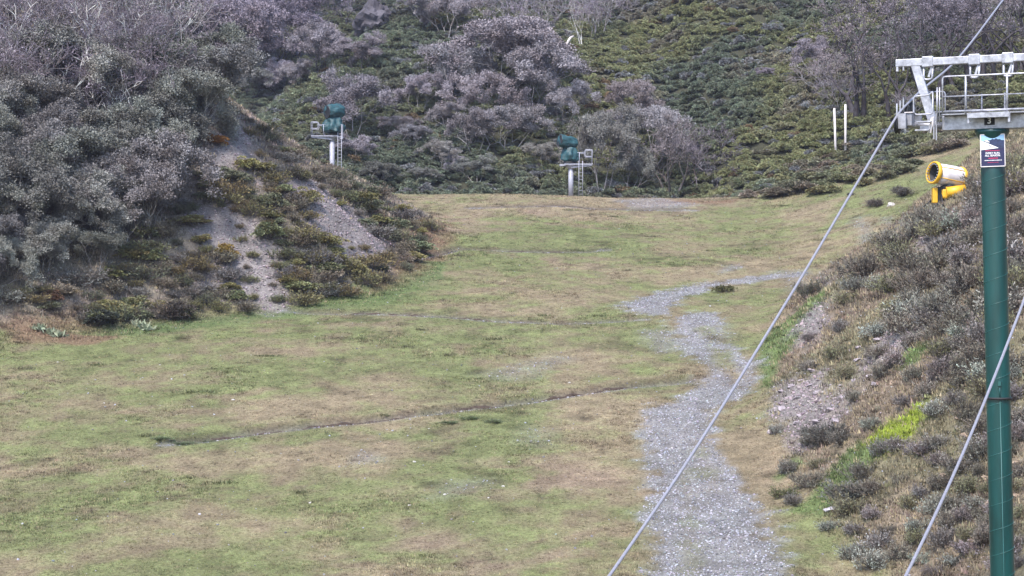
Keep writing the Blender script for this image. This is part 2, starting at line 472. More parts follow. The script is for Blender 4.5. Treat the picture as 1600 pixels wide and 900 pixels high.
# ------------------------------------------------------------------ the ground: one sheet to the horizon
def grow_axis(start, first, ratio, end):
    out = []; x = start; s = first
    while (x < end if first > 0 else x > end):
        s *= ratio; x += s; out.append(x)
    return out
xs = np.array(sorted(grow_axis(-36, -.28, 1.06, -340) + list(np.arange(-36, 46, .28)) + grow_axis(46, .28, 1.06, 340)))
ys = np.array(sorted(grow_axis(56, -.28, 1.08, -140) + list(np.arange(56, 151, .28)) + list(np.arange(151, 215, .55)) + grow_axis(215, .55, 1.05, 680)))
GX, GY = np.meshgrid(xs, ys)
gx, gy = GX.ravel(), GY.ravel()
gz = height(gx, gy)
nx, ny = len(xs), len(ys)
I = np.arange(nx * ny).reshape(ny, nx)
FC = np.stack([I[:-1, :-1].ravel(), I[:-1, 1:].ravel(), I[1:, 1:].ravel(), I[1:, :-1].ravel()], 1)
gm = mesh_np('ground', np.stack([gx, gy, gz], 1), FC, M_GROUND, smooth=True)
gcol = ground_fields(gx, gy)[0]
at = gm.attributes.new('col', 'FLOAT_COLOR', 'POINT')
at.data.foreach_set('color', np.concatenate([gcol, np.ones((len(gcol), 1))], 1).astype(np.float32).ravel())
ground = link('ground', gm); ground['kind'] = 'structure'

# ------------------------------------------------------------------ eroded cut faces along the drains
M_EARTH = paint('dark_eroded_earth', (.075, .056, .045), .95, 0, .35, 9, .4, spec=.1)
for di, (pts, w, dep) in enumerate(DITCHES):
    P = []; acc = 0
    for a, b_ in zip(pts, pts[1:]):
        L = math.hypot(b_[0] - a[0], b_[1] - a[1]); k = max(2, int(L / .12))
        for j in range(k):
            t = j / k; P.append((a[0] + (b_[0] - a[0]) * t, a[1] + (b_[1] - a[1]) * t))
    P = np.array(P); d = np.gradient(P, axis=0); d /= np.linalg.norm(d, axis=1, keepdims=True); nrm = np.stack([-d[:, 1], d[:, 0]], 1)
    i_ = np.arange(len(P)) * .12
    wob = (fbm(i_, i_ * 0 + di * 50, 1.1, 131, 3) - .5) * .3; hh = np.clip((fbm(i_, i_ * 0 + di * 50, 1.6, 137, 4) - .12) * .4, 0, 1) * (.5 if di == 0 else .38) * sstep(0, 2, i_) * sstep(0, 2, i_[-1] - i_)
    base = P + nrm * wob[:, None]; V = []
    for off, up_ in ((-.02, -.06), (.02, .55), (.06, 1.0), (.12, .7), (.2, -.1)):
        q = base + nrm * off; V.append(np.concatenate([q, (height(q[:, 0], q[:, 1]) - .03 + (hh * up_ if up_ > 0 else up_))[:, None]], 1))
    n = len(P); V = np.concatenate(V); Fc = []
    for r_ in range(4):
        a = np.arange(n - 1) + r_ * n; Fc.append(np.stack([a, a + 1, a + 1 + n, a + n], 1))
    o = link('drain_edge', mesh_np('drain_edge', V, np.concatenate(Fc), M_EARTH)); o['kind'] = 'structure'

# ------------------------------------------------------------------ scattering of what nobody could count
def scatter(name, label, cat, P, rot, scl, col, idx, protos):
    me = bpy.data.meshes.new(name)
    me.vertices.add(len(P)); me.vertices.foreach_set('co', np.asarray(P, np.float32).ravel())
    def att(n, t, key, d):
        a = me.attributes.new(n, t, 'POINT'); a.data.foreach_set(key, np.asarray(d).ravel())
    att('rot', 'FLOAT_VECTOR', 'vector', np.asarray(rot, np.float32))
    att('scl', 'FLOAT_VECTOR', 'vector', np.asarray(scl, np.float32))
    att('col', 'FLOAT_COLOR', 'color', np.concatenate([col, np.ones((len(col), 1))], 1).astype(np.float32))
    att('pick', 'INT', 'value', np.asarray(idx, np.int32))
    c = bpy.data.collections.new(name + '_pieces')
    for i, pm in enumerate(protos):
        po = bpy.data.objects.new('%s_piece_%02d' % (name, i), pm); c.objects.link(po)
    o = link(name, me); o['kind'] = 'stuff'; o['label'] = label; o['category'] = cat
    ng = bpy.data.node_groups.new(name + '_scatter', 'GeometryNodeTree')
    ng.interface.new_socket('Geometry', in_out='INPUT', socket_type='NodeSocketGeometry')
    ng.interface.new_socket('Geometry', in_out='OUTPUT', socket_type='NodeSocketGeometry')
    gi = ng.nodes.new('NodeGroupInput'); go = ng.nodes.new('NodeGroupOutput')
    ip = ng.nodes.new('GeometryNodeInstanceOnPoints'); ci = ng.nodes.new('GeometryNodeCollectionInfo')
    ci.inputs['Collection'].default_value = c; ci.inputs['Separate Children'].default_value = True; ci.inputs['Reset Children'].default_value = True
    def na(n, t):
        x = ng.nodes.new('GeometryNodeInputNamedAttribute'); x.data_type = t; x.inputs['Name'].default_value = n; return x.outputs['Attribute']
    er = ng.nodes.new('FunctionNodeEulerToRotation')
    L = ng.links.new
    L(gi.outputs[0], ip.inputs['Points']); L(ci.outputs[0], ip.inputs['Instance']); ip.inputs['Pick Instance'].default_value = True
    L(na('pick', 'INT'), ip.inputs['Instance Index'])
    L(na('rot', 'FLOAT_VECTOR'), er.inputs[0]); L(er.outputs[0], ip.inputs['Rotation'])
    L(na('scl', 'FLOAT_VECTOR'), ip.inputs['Scale'])
    L(ip.outputs[0], go.inputs[0])
    md = o.modifiers.new('scatter', 'NODES'); md.node_group = ng
    return o

rng = np.random.default_rng(7)

def in_view(X, Y, Z, mx=60, my=60):
    px = 800 + F * X / Y; py = 450 - F * Z / Y
    return (px > -mx) & (px < 1600 + mx) & (py > -my) & (py < 900 + my)

# grass tufts
def tuft_mesh(name, n, spread, h, w, seed, mat, lean=.5):
    r = np.random.default_rng(seed); V = []; Fc = []
    for i in range(n):
        a = r.uniform(0, 6.283); d = spread * math.sqrt(r.uniform()); b = np.array([math.cos(a) * d, math.sin(a) * d, -.02])
        yaw = r.uniform(0, 6.283); hh = h * r.uniform(.5, 1.1); ln = r.uniform(0, lean) * hh
        s = np.array([math.cos(yaw), math.sin(yaw), 0]) * w * r.uniform(.6, 1.2)
        o = np.array([math.cos(a), math.sin(a), 0]) * ln
        k = len(V); V += [b - s, b + s, b + o + np.array([0, 0, hh])]; Fc.append((k, k + 1, k + 2))
    return mesh_np(name, V, Fc, mat)

N = 230000
yy = 56 + (146 - 56) * rng.random(N) ** 1.15
xx = rng.uniform(-.29, .29, N) * yy
zz = height(xx, yy)
c, grav, scree, bank, hill, green, dL, dR = ground_fields(xx, yy)
keep = in_view(xx, yy, zz) & (rng.random(N) > grav * .97) & (rng.random(N) > scree * .9) & (hill < .5) & (rng.random(N) > bank * .35)
xx, yy, zz, c, bank, green, dL = [v[keep] for v in (xx, yy, zz, c, bank, green, dL)]
N = len(xx)
tall = fbm(xx, yy, 3.0, 91, 3)
foot = np.exp(-((dL + .6) / .9) ** 2)
s = (.6 + .45 * sstep(.45, .75, tall) + 1.3 * bank + .6 * foot) * rng.uniform(.7, 1.3, N) * (yy / 95) ** .35
cc = c * rng.uniform(.42, 1.75, (N, 1)) * (1 + rng.normal(0, .05, (N, 3)))
cc = cc * (.5 + 1.0 * vnoise(xx, yy, .32, 151)[:, None]) * (.75 + .5 * vnoise(xx, yy, .8, 157)[:, None])
straw = (rng.random(N) < .12)[:, None]
cc = np.where(straw, np.array([.33, .27, .17]) * rng.uniform(.7, 1.2, (N, 1)), cc)
scatter('grass', 'short grass, green and dry, covering the ski run', 'grass', np.stack([xx, yy, zz], 1),
        np.stack([rng.normal(0, .1, N), rng.normal(0, .1, N), rng.uniform(0, 6.28, N)], 1),
        np.stack([s, s, s * rng.uniform(.6, 1.2, N)], 1), np.clip(cc, .01, .8), rng.integers(0, 4, N),
        [tuft_mesh('tuft', 9, .14, .09, .016, 100 + k, M_BLADE) for k in range(4)])

# stones of the track and the scree
def stone_mesh(name, seed, mat, flat=.6, sub=1):
    r = random.Random(seed); bm = bmesh.new()
    bmesh.ops.create_icosphere(bm, subdivisions=sub, radius=.5)
    if sub > 2:
        from mathutils import noise as mn_
        for v in bm.verts:
            q = v.co * 2.4 + Vector((seed, 0, 0)); v.co *= 1 + .45 * mn_.noise(q) + .3 * mn_.noise(q * 2.7) + .12 * mn_.noise(q * 6)
            v.co.z *= flat
    else:
      for v in bm.verts:
        v.co *= r.uniform(.72, 1.18); v.co.z *= flat
    me = bpy.data.meshes.new(name); bm.to_mesh(me); bm.free(); me.materials.append(mat)
    return me
N = 400000
yy = rng.uniform(56, 146, N); xx = rng.uniform(-.29, .29, N) * yy
c, grav, scree, bank, hill, green, dL, dR = ground_fields(xx, yy)
p = grav ** 1.5 * .95 + scree * .75 + .004 + .035 * (dR > .5)
keep = rng.random(N) < p
xx, yy, grav, scree = [v[keep] for v in (xx, yy, grav, scree)]
zz = height(xx, yy); k2 = in_view(xx, yy, zz)
xx, yy, zz, grav, scree = [v[k2] for v in (xx, yy, zz, grav, scree)]
N = len(xx)
s = .045 + .085 * rng.random(N) ** 4 + .14 * scree * rng.random(N) ** 3
tone = np.where((scree > .3)[:, None], np.array([.25, .205, .215]), np.array([.25, .245, .268]))
cc = tone * rng.uniform(.4, 1.55, (N, 1)) * (1 + rng.normal(0, .04, (N, 3)))
scatter('gravel', 'loose grey stones of the track and the scree banks', 'gravel', np.stack([xx, yy, zz + s * .1], 1),
        np.stack([rng.normal(0, .35, N), rng.normal(0, .35, N), rng.uniform(0, 6.28, N)], 1),
        np.stack([s, s * rng.uniform(.6, 1, N), s], 1), np.clip(cc, .02, .75), rng.integers(0, 5, N),
        [stone_mesh('pebble', 200 + k, M_STONE_I) for k in range(5)])

# ------------------------------------------------------------------ foliage
def leaf_quads(C, D, L, W, r):
    """rhombus leaves at C pointing along D"""
    n = len(C)
    A = r.normal(size=(n, 3)); Sx = np.cross(D, A); Sx /= np.linalg.norm(Sx, axis=1, keepdims=True) + 1e-9
    L = L[:, None]; W = W[:, None]
    V = np.stack([C, C + D * L * .45 + Sx * W, C + D * L, C + D * L * .45 - Sx * W], 1).reshape(-1, 3)
    return V, np.arange(n * 4).reshape(n, 4)

def tubes(segs, n=4):
    S = np.array([[*a, *b, ra, rb] for a, b, ra, rb in segs])
    A, B, ra, rb = S[:, :3], S[:, 3:6], S[:, 6:7], S[:, 7:8]
    d = B - A; d /= np.linalg.norm(d, axis=1, keepdims=True) + 1e-9
    ref = np.where(np.abs(d[:, 2:3]) > .9, np.array([[1., 0, 0]]), np.array([[0, 0, 1.]]))
    x = np.cross(d, ref); x /= np.linalg.norm(x, axis=1, keepdims=True) + 1e-9
    y = np.cross(d, x)
    V = []
    for P, r_ in ((A, ra), (B, rb)):
        for k in range(n):
            t = 2 * math.pi * k / n
            V.append(P + (x * math.cos(t) + y * math.sin(t)) * r_)
    m = len(S); V = np.stack(V, 1).reshape(-1, 3)
    base = np.arange(m)[:, None] * 2 * n
    Fc = []
    for k in range(n):
        Fc.append(np.concatenate([base + k, base + (k + 1) % n, base + n + (k + 1) % n, base + n + k], 1))
    return V, np.concatenate(Fc, 0)

def dome_shrub(name, seed, mat, nclump=26, per=34, leaf=(.10, .035), flat=.62, spiky=0.):
    """unit-radius low bush made of leaf sprays; returns foliage mesh and stems mesh"""
    r = np.random.default_rng(seed)
    C = []; D = []; stems = []
    for i in range(nclump):
        a = r.uniform(0, 6.283); el = math.asin(r.uniform(.02, 1) ** .8)
        rad = r.uniform(.55, 1.0) * (.8 + .35 * math.sin(a * 2 + seed) * .6)
        c0 = np.array([math.cos(a) * math.cos(el) * rad, math.sin(a) * math.cos(el) * rad, .12 + math.sin(el) * rad * flat * 1.25])
        out = c0 / (np.linalg.norm(c0) + 1e-6)
        stems.append((np.array([0, 0, -.05]) + r.normal(0, .06, 3) * [1, 1, 0], c0 * .55 + np.array([0, 0, -.02]), .022, .014))
        stems.append((c0 * .55 + np.array([0, 0, -.02]), c0, .014, .006))
        if spiky:
            for q in range(per // 6):
                d = out * .7 + np.array([0, 0, .9]) * spiky + r.normal(0, .35, 3); d /= np.linalg.norm(d)
                b = c0 - out * .15 + r.normal(0, .1, 3); ln = r.uniform(.18, .62)
                stems.append((b, b + d * ln * 1.12, .010, .004))
                t = r.uniform(.1, 1, 6)[:, None]
                C.append(b + d * ln * t + r.normal(0, .015, (6, 3))); dd = d + r.normal(0, .45, (6, 3)); D.append(dd)
        else:
            u = r.normal(size=(per, 3)); u /= np.linalg.norm(u, axis=1, keepdims=True)
            u[:, 2] = np.abs(u[:, 2]) * .8 - .15
            C.append(c0 + u * r.uniform(.17, .3) * np.array([1.1, 1.1, .75]) * r.uniform(.75, 1.05, (per, 1)))
            D.append(u + out * .35 + r.normal(0, .35, (per, 3)))
    C = np.concatenate(C); D = np.concatenate(D); D /= np.linalg.norm(D, axis=1, keepdims=True)
    C[:, 2] = np.maximum(C[:, 2], .0)
    n = len(C)
    V, Fc = leaf_quads(C, D, leaf[0] * r.uniform(.6, 1.5, n), leaf[1] * r.uniform(.6, 1.4, n), r)
    fm = mesh_np(name, V, Fc, mat)
    V, Fc = tubes(stems, 3)
    return fm, mesh_np(name + '_stems', V, Fc, M_STEM)

# heath that covers the hill as one mass
heath_protos = [dome_shrub('heath', 300 + k, M_HEATH, 30, 90, (.11, .036), .55)[0] for k in range(6)]
N = 30000
yy = rng.uniform(140, 262, N); xx = rng.uniform(-.29, .29, N) * yy
zz = height(xx, yy)
yt = 149.5 - 6 * sstep(13, 20, xx)
dR = poly_sdf(xx, yy, RIGHT_BANK); dL = poly_sdf(xx, yy, LEFT_BANK)
keep = in_view(xx, yy, zz, 120, 120) & (yy > yt - 2.0 + fbm(xx, yy, 3, 5) * 2) & (dR < -.5) & (dL < .3)
xx, yy, zz = [v[keep] for v in (xx, yy, zz)]; N = len(xx)
f1 = fbm(xx, yy, 9, 111, 4); f2 = fbm(xx, yy, 4, 117, 3); f3 = fbm(xx, yy, 15, 119, 3)
olive = np.array([.192, .182, .092]); deep = np.array([.128, .136, .096]); brown = np.array([.182, .150, .122]); grey = np.array([.17, .16, .165])
t = sstep(.40, .62, f1)[:, None]
cc = deep * (1 - t) + olive * t
m = sstep(.58, .72, f2)[:, None] * .75
cc = cc * (1 - m) + brown * m
lowleft = (1 - sstep(-5, 14, xx))[:, None] * .45
cc = cc * (1 - lowleft) + deep * lowleft
m = (rng.random(N) < .10)[:, None]
cc = np.where(m, grey, cc)
m = (rng.random(N) < .012)[:, None]
cc = np.where(m, np.array([.15, .10, .06]), cc)
cc = cc * rng.uniform(.9, 1.4, (N, 1))
s = (.36 + .4 * f3 + .5 * rng.random(N) ** 3)
scatter('heath', 'low dense heath covering the hill behind the run', 'heath', np.stack([xx, yy, zz - .08], 1),
        np.stack([np.full(N, -.25) + rng.normal(0, .1, N), rng.normal(0, .1, N), rng.normal(0, 1.2, N)], 1),
        np.stack([s * rng.uniform(.9, 1.3, N), s, s * rng.uniform(.7, 1.25, N)], 1), np.clip(cc, .01, .4), rng.integers(0, 6, N), heath_protos)

# ------------------------------------------------------------------ single shrubs on the banks
SHRUB = {}
for k in range(5): SHRUB['leafy', k] = dome_shrub('foliage', 400 + k, M_FOL, 34, 70, (.10, .036), .62)
for k in range(5): SHRUB['spiky', k] = dome_shrub('foliage', 420 + k, M_FOL, 30, 66, (.095, .021), .5, spiky=.7)
for k in range(3): SHRUB['low', k] = dome_shrub('foliage', 440 + k, M_FOL, 26, 56, (.10, .03), .36, spiky=.0)
rs = random.Random(11)
def shrub(name, x, y, size, col, kind, label, group=None, cat='shrub', sz=1.0, sink=.06, wide=1.25):
    v = rs.randrange(3 if kind == 'low' else 5)
    fm, sm = SHRUB[kind, v]
    o = thing(name, label, cat, (x, y, hz(x, y) - sink * size), (0, 0, rs.uniform(0, 6.28)), group,
              (size * rs.uniform(.9, wide), size * rs.uniform(.9, 1.15), size * sz * rs.uniform(.85, 1.15)))
    f = link('foliage', fm, o); j_ = rs.uniform(.8, 1.25); f.color = (*[c * j_ * rs.uniform(.96, 1.04) for c in col], 1)
    s_ = link('stems', sm, o); s_.color = (.13, .11, .10, 1)
    return o

def zone_left(px, py):
    if px > 590: return 'where the left bank meets the top of the run'
    if px > 430 and py < 300: return 'on the left bank crest by the covered snow gun'
    if py > 455 and px < 330: return 'at the foot of the left thicket by the grass'
    if py > 430: return 'at the grass edge below the left scree'
    if px > 430: return 'between the two bare scree strips of the left bank'
    if py < 330: return 'above the scree beside the left thicket'
    return 'under the gum thicket of the left bank'
def zone_right(px, py):
    if py < 345 and px < 1535: return 'around the yellow snow gun'
    if px > 1585 or (px > 1530 and py < 560): return 'behind the green tower pole'
    if py < 480: return 'high on the right bank above the stone slabs'
    if px < 1290: return 'at the toe of the right bank near the gravel track'
    if py < 620: return 'among the stone slabs of the right bank'
    if py > 790: return 'at the lowest part of the right bank'
    return 'between the bright green patches and the lift tower'
def sized(s_, a, b):
    return 'small ' if s_ < a else ('large ' if s_ > b else '')

def inpoly(px, py, poly):
    return poly_sdf(np.array([float(px)]), np.array([float(py)]), poly)[0] > 0

def sample_poly(poly, n, mind, excl=(), tries=6000):
    xs_ = [p[0] for p in poly]; ys_ = [p[1] for p in poly]; out = []
    for _ in range(tries):
        if len(out) >= n: break
        p = (rs.uniform(min(xs_), max(xs_)), rs.uniform(min(ys_), max(ys_)))
        if not inpoly(*p, poly) or any(inpoly(*p, e) for e in excl): continue
        md = mind(*p) if callable(mind) else mind
        if all((p[0] - q[0]) ** 2 + ((p[1] - q[1]) * 1.5) ** 2 > md * md for q in out): out.append(p)
    return out

SC_PX = [[(285, 330), (330, 318), (400, 345), (445, 400), (430, 440), (485, 472), (420, 490), (380, 470), (330, 400)],
         [(440, 285), (500, 300), (560, 350), (608, 385), (592, 422), (540, 405), (490, 360)],
         [(325, 165), (345, 158), (388, 210), (405, 262), (345, 262), (320, 215)]]
# left bank
LB = [(0, 520), (120, 515), (340, 492), (470, 478), (560, 458), (640, 420), (680, 350), (600, 303), (560, 290), (480, 240), (420, 190), (395, 165),
      (330, 270), (250, 350), (180, 420), (0, 470)]
lcols = [(.20, .172, .078), (.172, .166, .088), (.195, .155, .115), (.22, .158, .075), (.185, .165, .158), (.14, .14, .088)]
lnames = ['olive leafy shrub', 'dull green leafy shrub', 'brownish wiry shrub', 'rusty olive shrub', 'greyish purple shrub', 'dark green shrub']
for (px, py) in sample_poly(LB, 190, lambda x, y: 23 if x < 420 else 17, SC_PX + [[(-10, 478), (115, 484), (135, 532), (-10, 548)]]):
    x, y = hit(px, py); k = rs.choices(range(6), [4, 3, 3, 2, 2, 2])[0]
    s_ = rs.uniform(.5, 1.15); lab = sized(s_, .7, .98) + lnames[k] + ' ' + zone_left(px, py)
    shrub('bank_shrub', x, y, s_, lcols[k], 'leafy' if (k in (0, 1, 5) and rs.random() < .4) else 'spiky', lab, lab.replace('shrub', 'shrubs'), wide=1.6, sz=.75)
# few small ones on the scree
for (px, py) in sample_poly([(285, 330), (440, 280), (600, 385), (600, 430), (480, 475), (380, 475)], 40, 20):
    x, y = hit(px, py)
    shrub('bank_shrub', x, y, rs.uniform(.25, .6), rs.choice(lcols[:4]), 'spiky', 'small shrub growing out of the bare scree of the left bank', 'small shrubs in the left scree', sz=.8)
for (px, py, s_, c_, lab) in [
        (150, 508, 1.0, (.045, .045, .035), 'dark rounded shrub at the grass edge below the left bank'),
        (478, 318, 1.0, (.19, .16, .08), 'broad olive shrub standing between the two scree strips'),
        (275, 500, 1.0, (.06, .05, .04), 'dark brown low shrub at the foot of the left bank beside pale leafy plants'),
        (355, 405, .85, (.17, .11, .03), 'mustard yellow shrub on the grey scree of the left bank'),
        (338, 228, .8, (.24, .10, .03), 'orange brown shrub at the tree edge high on the left bank'),
        (83, 470, .7, (.16, .09, .06), 'pinkish brown shrub under the trees at the foot of the left bank')]:
    x, y = hit(px, py); shrub('bank_shrub', x, y, s_, c_, 'leafy', lab)
# right bank
RB = [(1240, 797), (1205, 745), (1215, 660), (1240, 590), (1260, 520), (1300, 470), (1370, 410), (1440, 352), (1530, 292), (1600, 232), (1600, 900), (1330, 900)]
GB_PX = [[(1335, 700), (1400, 650), (1448, 628), (1452, 655), (1400, 700), (1350, 722)], [(1238, 800), (1290, 735), (1345, 688), (1385, 700), (1340, 755), (1290, 805)],
         [(1215, 600), (1290, 575), (1335, 640), (1265, 690), (1212, 670)]]
rcols = [(.21, .182, .158), (.215, .176, .176), (.16, .136, .108), (.25, .245, .215), (.19, .172, .10)]
rnames = ['grey brown wiry shrub', 'purplish grey wiry shrub', 'dark wiry shrub', 'silvery grey wiry shrub', 'olive wiry shrub']
for (px, py) in sample_poly(RB, 150, lambda x, y: 50 - 26 * min(1, max(0, (x - 1240) / 220)) if y > 470 else 22, GB_PX + [[(1435, 280), (1528, 280), (1528, 342), (1435, 342)]]):
    x, y = hit(px, py); k = rs.choices(range(5), [3, 4, 3, 2, 2])[0]
    dens = min(1, max(0, ((px - 1240) * .6 + (560 - py)) / 260))
    s_ = (rs.uniform(.40, .75) + .6 * dens * rs.uniform(.6, 1)) * (y / 80) ** .3; lab = sized(s_, .6, 1.0) + rnames[k] + ' ' + zone_right(px, py)
    shrub('wiry_shrub', x, y, s_, rcols[k], 'spiky', lab, lab.replace('shrub', 'shrubs'), sz=.95)
for (px, py, s_, c_, lab) in [
        (1226, 778, .42, (.085, .09, .035), 'small olive shrub alone on bare tan soil at the foot of the right bank'),
        (1296, 690, .8, (.10, .095, .085), 'broad grey shrub between the two bright green patches of the right bank'),
        (1372, 712, .6, (.14, .14, .125), 'silvery shrub below the yellow green patch of the right bank'),
        (1335, 782, .75, (.11, .10, .095), 'spreading grey shrub beside the green strip low on the right bank'),
        (1265, 462, .75, (.075, .07, .045), 'dark brown shrub at the upper end of the right bank toe'),
        (1130, 456, .7, (.11, .10, .045), 'low olive brown tussock shrub beside the gravel track bend')]:
    x, y = hit(px, py); shrub('wiry_shrub', x, y, s_, c_, 'low' if 'tussock' in lab else 'spiky', lab, wide=1.7)
# shrubs where the grass meets the heath on the right
MB_ = [(1150, 312), (1215, 308), (1290, 296), (1350, 282), (1430, 242), (1480, 215), (1600, 180), (1600, 150), (1450, 205), (1300, 240), (1200, 285)]
mcols = [(.19, .168, .092), (.20, .16, .125), (.15, .145, .09)]
mn = ['olive heath shrub', 'brownish heath shrub', 'dark green heath shrub']
def zone_mid(px): return 'at the right end of the run crest' if px < 1230 else ('below the two pale poles' if px < 1345 else ('on the grass edge under the bare trees' if px < 1460 else 'on the grass edge behind the lift tower'))
for (px, py) in sample_poly(MB_, 55, 19) + sample_poly([(1180, 313), (1300, 303), (1390, 284), (1455, 250), (1500, 228), (1440, 222), (1300, 258)], 34, 17):
    x, y = hit(px, py); k = rs.randrange(3)
    s_ = rs.uniform(.6, 1.2); lab = sized(s_, .78, 1.02) + mn[k] + ' ' + zone_mid(px)
    shrub('heath_shrub', x, y, s_, mcols[k], 'leafy', lab, lab.replace('shrub', 'shrubs'), wide=1.8, sz=.8)
for (px, py, s_, lab) in [(1368, 322, .8, 'dark low shrub with a pale rock beside it on the upper grass'), (1330, 305, .35, 'small dark shrub alone on the bright upper grass'),
                          (1415, 305, .9, 'brown shrub patch on the grass left of the yellow snow gun'), (1405, 300, .7, 'purple brown shrub on the upper grass near the yellow snow gun')]:
    x, y = hit(px, py); shrub('heath_shrub', x, y, s_, (.11, .092, .085), 'spiky', lab, wide=1.6, sz=.7)

# dark tussocks on the run
TUS = [(420, 557, 22), (150, 571, 14), (660, 516, 12), (775, 531, 24), (310, 613, 34), (755, 389, 12), (1016, 370, 16), (905, 392, 20), (935, 494, 18), (228, 682, 12),
       (345, 756, 30), (850, 494, 12), (700, 556, 10), (650, 365, 12), (720, 400, 16), (665, 400, 14), (1110, 392, 12), (960, 339, 16), (890, 329, 14), (1228, 322, 18),
       (40, 577, 20), (640, 312, 12), (780, 320, 12), (1290, 376, 12), (1375, 372, 18), (470, 770, 14), (1400, 345, 14), (980, 423, 9), (600, 650, 9)]
def tussock_mesh(seed):
    r = np.random.default_rng(seed); n = 110
    C = np.stack([r.normal(0, .48, n), r.normal(0, .16, n), np.full(n, -.02)], 1)
    D = np.stack([r.normal(0, .55, n), r.normal(0, .5, n), r.uniform(.35, 1, n)], 1); D /= np.linalg.norm(D, axis=1, keepdims=True)
    V, Fc = leaf_quads(C, D, r.uniform(.09, .24, n), r.uniform(.012, .03, n), r)
    V[:, 2] *= 1.0
    return mesh_np('grass_tussock', V, Fc, M_FOL)
TM = [tussock_mesh(700 + k) for k in range(4)]
def zone_run(px, py):
    if py < 345: return 'on the dry grass at the crest of the run'
    if py < 430: return 'on the upper green of the run'
    if py < 540: return 'on the grass near the middle drain of the run'
    return 'on the grass above the long drain' if py < 650 else 'on the grass below the long drain'
for (px, py, w) in TUS:
    x, y = hit(px, py); s_ = w / F * y * 1.2
    o_ = link('grass_tussock', rs.choice(TM), None, (x, y, hz(x, y)), (0, 0, rs.uniform(-.25, .25)), (s_, max(.7, s_ * .8), rs.uniform(.7, 1.2)))
    o_.color = (*rs.choice([(.085, .085, .042), (.095, .08, .052), (.10, .105, .05)]), 1)
    lab = ('broad' if w > 15 else 'small') + ' dark tussock ' + zone_run(px, py); tag(o_, lab, 'tussock', lab.replace('tussock', 'tussocks'))
for (px, py, w, lab) in [(290, 692, 46, 'dark green plant patch at the end of the drain across the run'), (735, 656, 46, 'broad bright green plant patch below the drain across the run')]:
    x, y = hit(px, py)
    for k in range(3):
        xx_ = x + (k - 1) * .9; shrub('plant_patch', xx_, y + rs.uniform(-.5, .5), .5, (.135, .165, .075), 'spiky', lab, lab.replace('patch', 'patches'), 'plant', sz=.32)

# pale broad-leaved plants at the left edge
def broad_plant(px, py, size, label, group):
    x, y = hit(px, py); r = np.random.default_rng(int(px)); n = 90
    a = r.uniform(0, 6.283, n); el = r.uniform(.2, 1.3, n)
    D = np.stack([np.cos(a) * np.cos(el), np.sin(a) * np.cos(el), np.sin(el)], 1)
    C = np.stack([r.normal(0, .2, n), r.normal(0, .2, n), np.zeros(n)], 1) * size
    V, Fc = leaf_quads(C, D, size * r.uniform(.3, .62, n), size * r.uniform(.05, .09, n), r)
    o = link('broad_leaf_plant', mesh_np('broad_leaf_plant', V, Fc, M_FOL), None, (x, y, hz(x, y)))
    o.color = (.25, .26, .18, 1); tag(o, label, 'plant', group)
for (px, py) in [(78, 522), (62, 515), (92, 526)]: broad_plant(px, py, .7, 'pale green broad leaved plant at the grass edge under the trees', 'pale plants under the trees')
for (px, py) in [(190, 497), (205, 488), (218, 510), (180, 482), (228, 516)]: broad_plant(px, py, .75, 'pale grey leaved plant beside the dark rounded shrub below the left bank', 'grey leaved plants at the bank foot')

